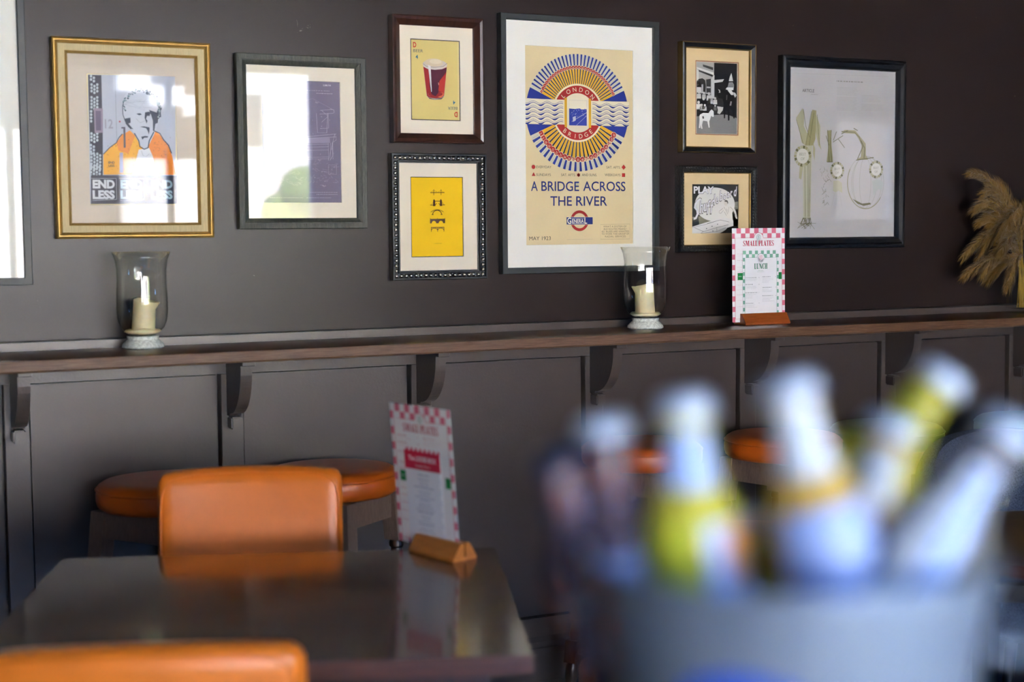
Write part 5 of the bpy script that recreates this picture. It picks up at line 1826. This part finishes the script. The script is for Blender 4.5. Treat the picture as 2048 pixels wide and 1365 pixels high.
# logo: curved enamel oval on the camera side
bm = bmesh.new()
cl_dir = math.atan2(CAM.y - BC.y, CAM.x - BC.x) + math.radians(-12)
g = []
for i in range(25):
    row = []
    for j in range(9):
        u = -1 + 2 * i / 24; v = -1 + 2 * j / 8
        vv = v * math.sqrt(max(0, 1 - u * u))
        z = .094 + .030 * vv
        r = rz_(z) + .0006
        an = cl_dir + u * .42
        row.append(bm.verts.new((r * math.cos(an), r * math.sin(an), z)))
    g.append(row)
for i in range(24):
    for j in range(8):
        bm.faces.new((g[i][j], g[i + 1][j], g[i + 1][j + 1], g[i][j + 1]))
bmesh.ops.remove_doubles(bm, verts=bm.verts[:], dist=1e-6)
mesh_obj('logo', bm, M_BUCKETLOGO, t, smooth=True)
for s_ in (1, -1):
    bm = bmesh.new()
    an = cl_dir + PI / 2 * s_
    c = Vector((math.cos(an), math.sin(an), 0)); tg = Vector((-math.sin(an), math.cos(an), 0))
    pts = []
    for k in range(15):
        q = PI * k / 14
        pts.append(c * (BR1 - .003 + .018 * math.sin(q)) + tg * (.03 * math.cos(q)) + Vector((0, 0, H - .035 - .006 * math.sin(q))))
    tube(bm, pts, .003, 8)
    mesh_obj('handle', bm, M_BUCKET, t, smooth=True)

# chunks of ice around the bottles
rnd = random.Random(17)
bm = bmesh.new()
for i in range(60):
    a_ = rnd.uniform(0, 2 * PI); r = rnd.uniform(0, .07)
    mt = Matrix.Translation((BC.x + r * math.cos(a_), BC.y + r * math.sin(a_), BZ0 + rnd.uniform(.02, .085))) @ Matrix.Rotation(rnd.uniform(0, 3), 4, 'X') @ Matrix.Rotation(rnd.uniform(0, 3), 4, 'Z')
    bmesh.ops.create_cube(bm, size=.022, matrix=mt)
bmesh.ops.bevel(bm, geom=bm.edges[:], offset=.003, segments=1, affect='EDGES')
tag(mesh_obj('ice', bm, M_ICE), 'ice filling the steel drinks bucket around the bottles', 'ice', kind='stuff')

def bottle(cap_px, d, tilt, fwd_tilt, L, body, cap, labels, label, r=.0275):
    """cap_px: where the crown cap is seen; tilt: lean to the right in degrees; fwd_tilt: away from the camera"""
    top = CAM + ray(*cap_px) * d
    rt = Vector((AX_R.x, AX_R.y, 0)).normalized(); fw = Vector((AX_F.x, AX_F.y, 0)).normalized()
    ax_ = (Vector((0, 0, 1)) + rt * math.tan(math.radians(tilt)) + fw * math.tan(math.radians(fwd_tilt))).normalized()
    base = top - ax_ * (L - .004)
    t = empty('beer_bottle', base)
    t.rotation_mode = 'QUATERNION'
    q = ax_.to_track_quat('Z', 'Y')
    t.rotation_quaternion = q
    k = L / .225
    prof = [(0, .002), (r * .7, 0), (r * .96, .003), (r, .010), (r, .146 * k), (r * .97, .154 * k), (r * .82, .165 * k), (r * .62, .174 * k), (.0150, .184 * k), (.0130, .198 * k), (.0126, .206 * k), (.0124, .212 * k), (.0142, .214 * k), (.0142, .219 * k), (.0118, .221 * k), (0, .221 * k)]
    mesh_obj('glass_body', fix(lathe_bm(prof, 40, False, False)), body, t, smooth=True)
    bm = lathe_bm([(.0120, .2125 * k), (.0162, .2135 * k), (.0158, .2155 * k), (.0148, .2205 * k), (.0125, .2235 * k), (0, .2245 * k)], 42, False, False)
    for v in bm.verts:
        if abs(v.co.z - .2135 * k) < 1e-5:
            a_ = math.atan2(v.co.y, v.co.x)
            v.co.x *= 1 + .04 * math.sin(21 * a_); v.co.y *= 1 + .04 * math.sin(21 * a_)
    mesh_obj('crown_cap', fix(bm), cap, t, smooth=True, auto=50)
    for (nm, z0, z1, a0, a1, m_) in labels:
        bm = bmesh.new()
        def rad(z):
            for (ra, za), (rb_, zb) in zip(prof[1:], prof[2:]):
                if za <= z <= zb: return ra + (rb_ - ra) * (z - za) / max(1e-6, zb - za)
            return r
        inv = q.inverted() @ (CAM - base)
        face = math.atan2(inv.y, inv.x)
        g = []
        nz = 8
        for i in range(17):
            an = face + math.radians(a0 + (a1 - a0) * i / 16)
            g.append([bm.verts.new(((rad((z0 + (z1 - z0) * j / nz) * k) + .0005) * math.cos(an), (rad((z0 + (z1 - z0) * j / nz) * k) + .0005) * math.sin(an), (z0 + (z1 - z0) * j / nz) * k)) for j in range(nz + 1)])
        for i in range(16):
            for j in range(nz):
                bm.faces.new((g[i][j], g[i + 1][j], g[i + 1][j + 1], g[i][j + 1]))
        mesh_obj(nm, bm, m_, t, smooth=True)
    return tag(t, label, 'bottle', 'beer bottles in the steel bucket')

bottle((1205, 845), .83, -8, 0, .225, M_BG_ROSE, M_CAP, [('body_label', .09, .150, -60, 60, M_LAB_LAV)], 'upright bottle with a pinkish clear neck, left of the bucket')
bottle((1107, 912), .84, -19, 0, .200, M_BG_ROSE, M_CAPDARK, [], 'leftmost bottle with a dark cap, lowest in the bucket')
bottle((1367, 800), .80, -5, -2, .228, M_BG_YEL, M_CAP, [('neck_label', .176, .206, -55, 55, M_LAB_BLUE), ('body_label', .105, .160, -55, 0, M_LAB_YEL), ('side_label', .105, .158, 12, 75, M_LAB_BLUE), ('round_badge', .128, .156, 34, 72, M_LAB_ORG)], 'yellow bottle with a pale blue neck label, second pale cap from the left')
bottle((1574, 765), .78, -13, 2, .235, M_BG_AMB, M_CAP, [('neck_foil', .174, .211, -60, 60, M_LAB_WHITE), ('body_label', .095, .160, -50, 75, M_LAB_LAV)], 'amber bottle with white foil down its neck and a lavender label, tallest in the middle')
bottle((1786, 845), .86, 20, 2, .215, M_BG_AMB, M_CAP, [('neck_label', .172, .205, -40, 60, M_LAB_WHITE)], 'amber bottle leaning right between the foil-necked and highest bottles')
bottle((1888, 752), .88, 38, 6, .225, M_BG_OLV, M_CAP, [], 'olive-yellow bottle leaning far right, its cap highest of all')
bottle((2022, 850), .77, 33, 0, .225, M_BG_CLEAR, M_CAP, [('neck_label', .105, .196, -28, 0, M_LAB_WHITE), ('side_label', .105, .196, 4, 34, M_LAB_BLUE)], 'rightmost bottle leaning right with a long white label')

# ------------------------------------------------------------------ vase of pampas grass
VX, VY = 4.035, -.17
t = tag(empty('glass_vase', (VX, VY, SHZ + .0005)), 'square clear glass vase of dried stalks at the right end of the ledge', 'vase')
bm = bmesh.new()
w_ = .05
def sq(h_, z): return [bm.verts.new((i * h_, j * h_, z)) for i, j in ((-1, -1), (1, -1), (1, 1), (-1, 1))]
R_ = [sq(w_, 0), sq(w_, .20), sq(w_ - .004, .20), sq(w_ - .004, .016)]
for p_, q_ in zip(R_, R_[1:]):
    for k in range(4): bm.faces.new((p_[k], p_[(k + 1) % 4], q_[(k + 1) % 4], q_[k]))
bm.faces.new(list(reversed(R_[0]))); bm.faces.new(R_[3])
mesh_obj('vase_body', fix(bm), M_VASE, t)

rnd = random.Random(12)
NPL = 34
for i in range(NPL):
    # each plume: a stalk rising from the vase, and a feathery head that droops outwards
    if i < 21:
        az = math.radians(rnd.uniform(120, 240)); reach = rnd.uniform(.03, .20); top = rnd.uniform(.06, .46); droop = rnd.uniform(.04, .24)
    else:
        az = math.radians(rnd.uniform(-90, 130)); reach = rnd.uniform(.02, .18); top = rnd.uniform(.28, .46); droop = rnd.uniform(.02, .14)
    dr = Vector((math.cos(az), math.sin(az) * .45, 0))
    P0 = Vector((VX + dr.x * .008 + rnd.uniform(-.02, .02), VY + dr.y * .02 + rnd.uniform(-.02, .02), SHZ + .02))
    P1 = Vector((VX + dr.x * .03, VY + dr.y * .03, SHZ + .17))
    P2 = P1 + dr * reach * .5 + Vector((0, 0, top * .75))
    P3 = P1 + dr * (reach + .06) + Vector((0, 0, top * .85 - droop))
    def bez(s_):
        return P0.lerp(P1, s_ / .3) if s_ < .3 else (lambda u: P1 * (1 - u) ** 2 + P2 * 2 * u * (1 - u) + P3 * u * u)((s_ - .3) / .7)
    pl = tag(empty('pampas_plume', tuple(P0)), 'dried beige pampas plume fanning out of the square glass vase', 'dried grass', 'dried pampas plumes in the glass vase')
    bm = bmesh.new()
    tube(bm, [bez(s_ / 14) for s_ in range(13)], .0017, 6)
    mesh_obj('stalk', bm, M_STALK, pl, loc=tuple(-P0))
    bm = bmesh.new()
    for j in range(560):
        s_ = rnd.uniform(.42, 1.0)
        p = bez(s_)
        d = (bez(min(1, s_ + .03)) - bez(s_ - .03)).normalized()
        side = Vector((rnd.gauss(0, 1), rnd.gauss(0, 1), rnd.gauss(0, 1)))
        side = (side - d * side.dot(d)).normalized()
        Lh = rnd.uniform(.030, .062) * math.sin(PI * min(1, (s_ - .38) / .66)) ** .5 + .012
        e = p + d * Lh * .85 + side * Lh * .42 + Vector((0, 0, -.010))
        mid_ = p.lerp(e, .5) + side * Lh * .10
        wv = d.cross(side).normalized() * rnd.uniform(.0005, .0011)
        v = [bm.verts.new(p - wv), bm.verts.new(p + wv), bm.verts.new(mid_ + wv), bm.verts.new(mid_ - wv), bm.verts.new(e)]
        bm.faces.new((v[0], v[1], v[2], v[3])); bm.faces.new((v[3], v[2], v[4]))
    mesh_obj('feathery_head', bm, M_PAMPAS, pl, loc=tuple(-P0))

# ------------------------------------------------------------------ tub chairs and table at the right edge
def make_tub():
    t = empty('tub_chair')
    bm = bmesh.new()
    n = 44
    R0, th = .30, .07
    rings = []
    for i in range(n + 1):
        a_ = math.radians(-25 + 230 * i / n)
        s_ = math.sin(math.radians(180 * i / n))
        zt = .60 + .22 * s_ ** .8
        ring = []
        for (dr, z) in ((-th / 2, .30), (th / 2, .30), (th / 2 + .01, .5), (th / 2, zt - .03), (th * .3, zt), (-th * .3, zt), (-th / 2, zt - .03), (-th / 2, .5)):
            r = R0 + dr
            ring.append(bm.verts.new((r * math.cos(a_), r * math.sin(a_), z)))
        rings.append(ring)
    for p_, q_ in zip(rings, rings[1:]):
        for k in range(8): bm.faces.new((p_[k], p_[(k + 1) % 8], q_[(k + 1) % 8], q_[k]))
    bm.faces.new(rings[0]); bm.faces.new(list(reversed(rings[-1])))
    mesh_obj('backrest', fix(bm), M_TWEED, t, smooth=True, auto=60)
    bm = lathe_bm([(0, .30), (.23, .30), (.262, .32), (.262, .42), (.24, .45), (0, .46)], 40, False, False)
    mesh_obj('seat', fix(bm), M_TWEED, t, smooth=True, auto=50)
    for k in range(4):
        a_ = PI / 4 + k * PI / 2
        bm = bmesh.new()
        tube(bm, [(.24 * math.cos(a_), .24 * math.sin(a_), 0), (.18 * math.cos(a_), .18 * math.sin(a_), .2995)], [.012, .018], 12)
        mesh_obj('leg', bm, M_BLACKMETAL, t, smooth=True, auto=50)
    return t
tb = make_tub()
q = CAM + ray(2075, 1000) * 4.25
tb.location = (q.x, q.y, 0); tb.rotation_euler = (0, 0, math.radians(-20))
tag(tb, 'blue-grey tweed tub chair behind the round table at the right edge', 'chair')
q = CAM + ray(2165, 1080) * 3.3
t = tag(empty('side_table', (q.x, q.y, 0), math.radians(10)), 'round brown wooden table on black legs at the right edge', 'table')
bm = lathe_bm([(0, .710), (.31, .710), (.335, .716), (.34, .730), (.335, .745), (0, .7455)], 64, False, False)
mesh_obj('tabletop', fix(bm), M_TABLE_EDGE, t, smooth=True, auto=35)
for k in range(4):
    a_ = math.radians(45 + 90 * k)
    bm = bmesh.new()
    vs = add_box(bm, .20 * math.cos(a_) - .02, .20 * math.cos(a_) + .02, .20 * math.sin(a_) - .02, .20 * math.sin(a_) + .02, 0, .7095)
    mesh_obj('leg', bm, M_BLACKMETAL, t)
for k in range(2):
    bm = bmesh.new()
    add_box(bm, -.20, .20, -.012, .012, .60, .64, 0, Matrix.Rotation(math.radians(45 + 90 * k), 4, 'Z'))
    mesh_obj('brace', bm, M_BLACKMETAL, t)
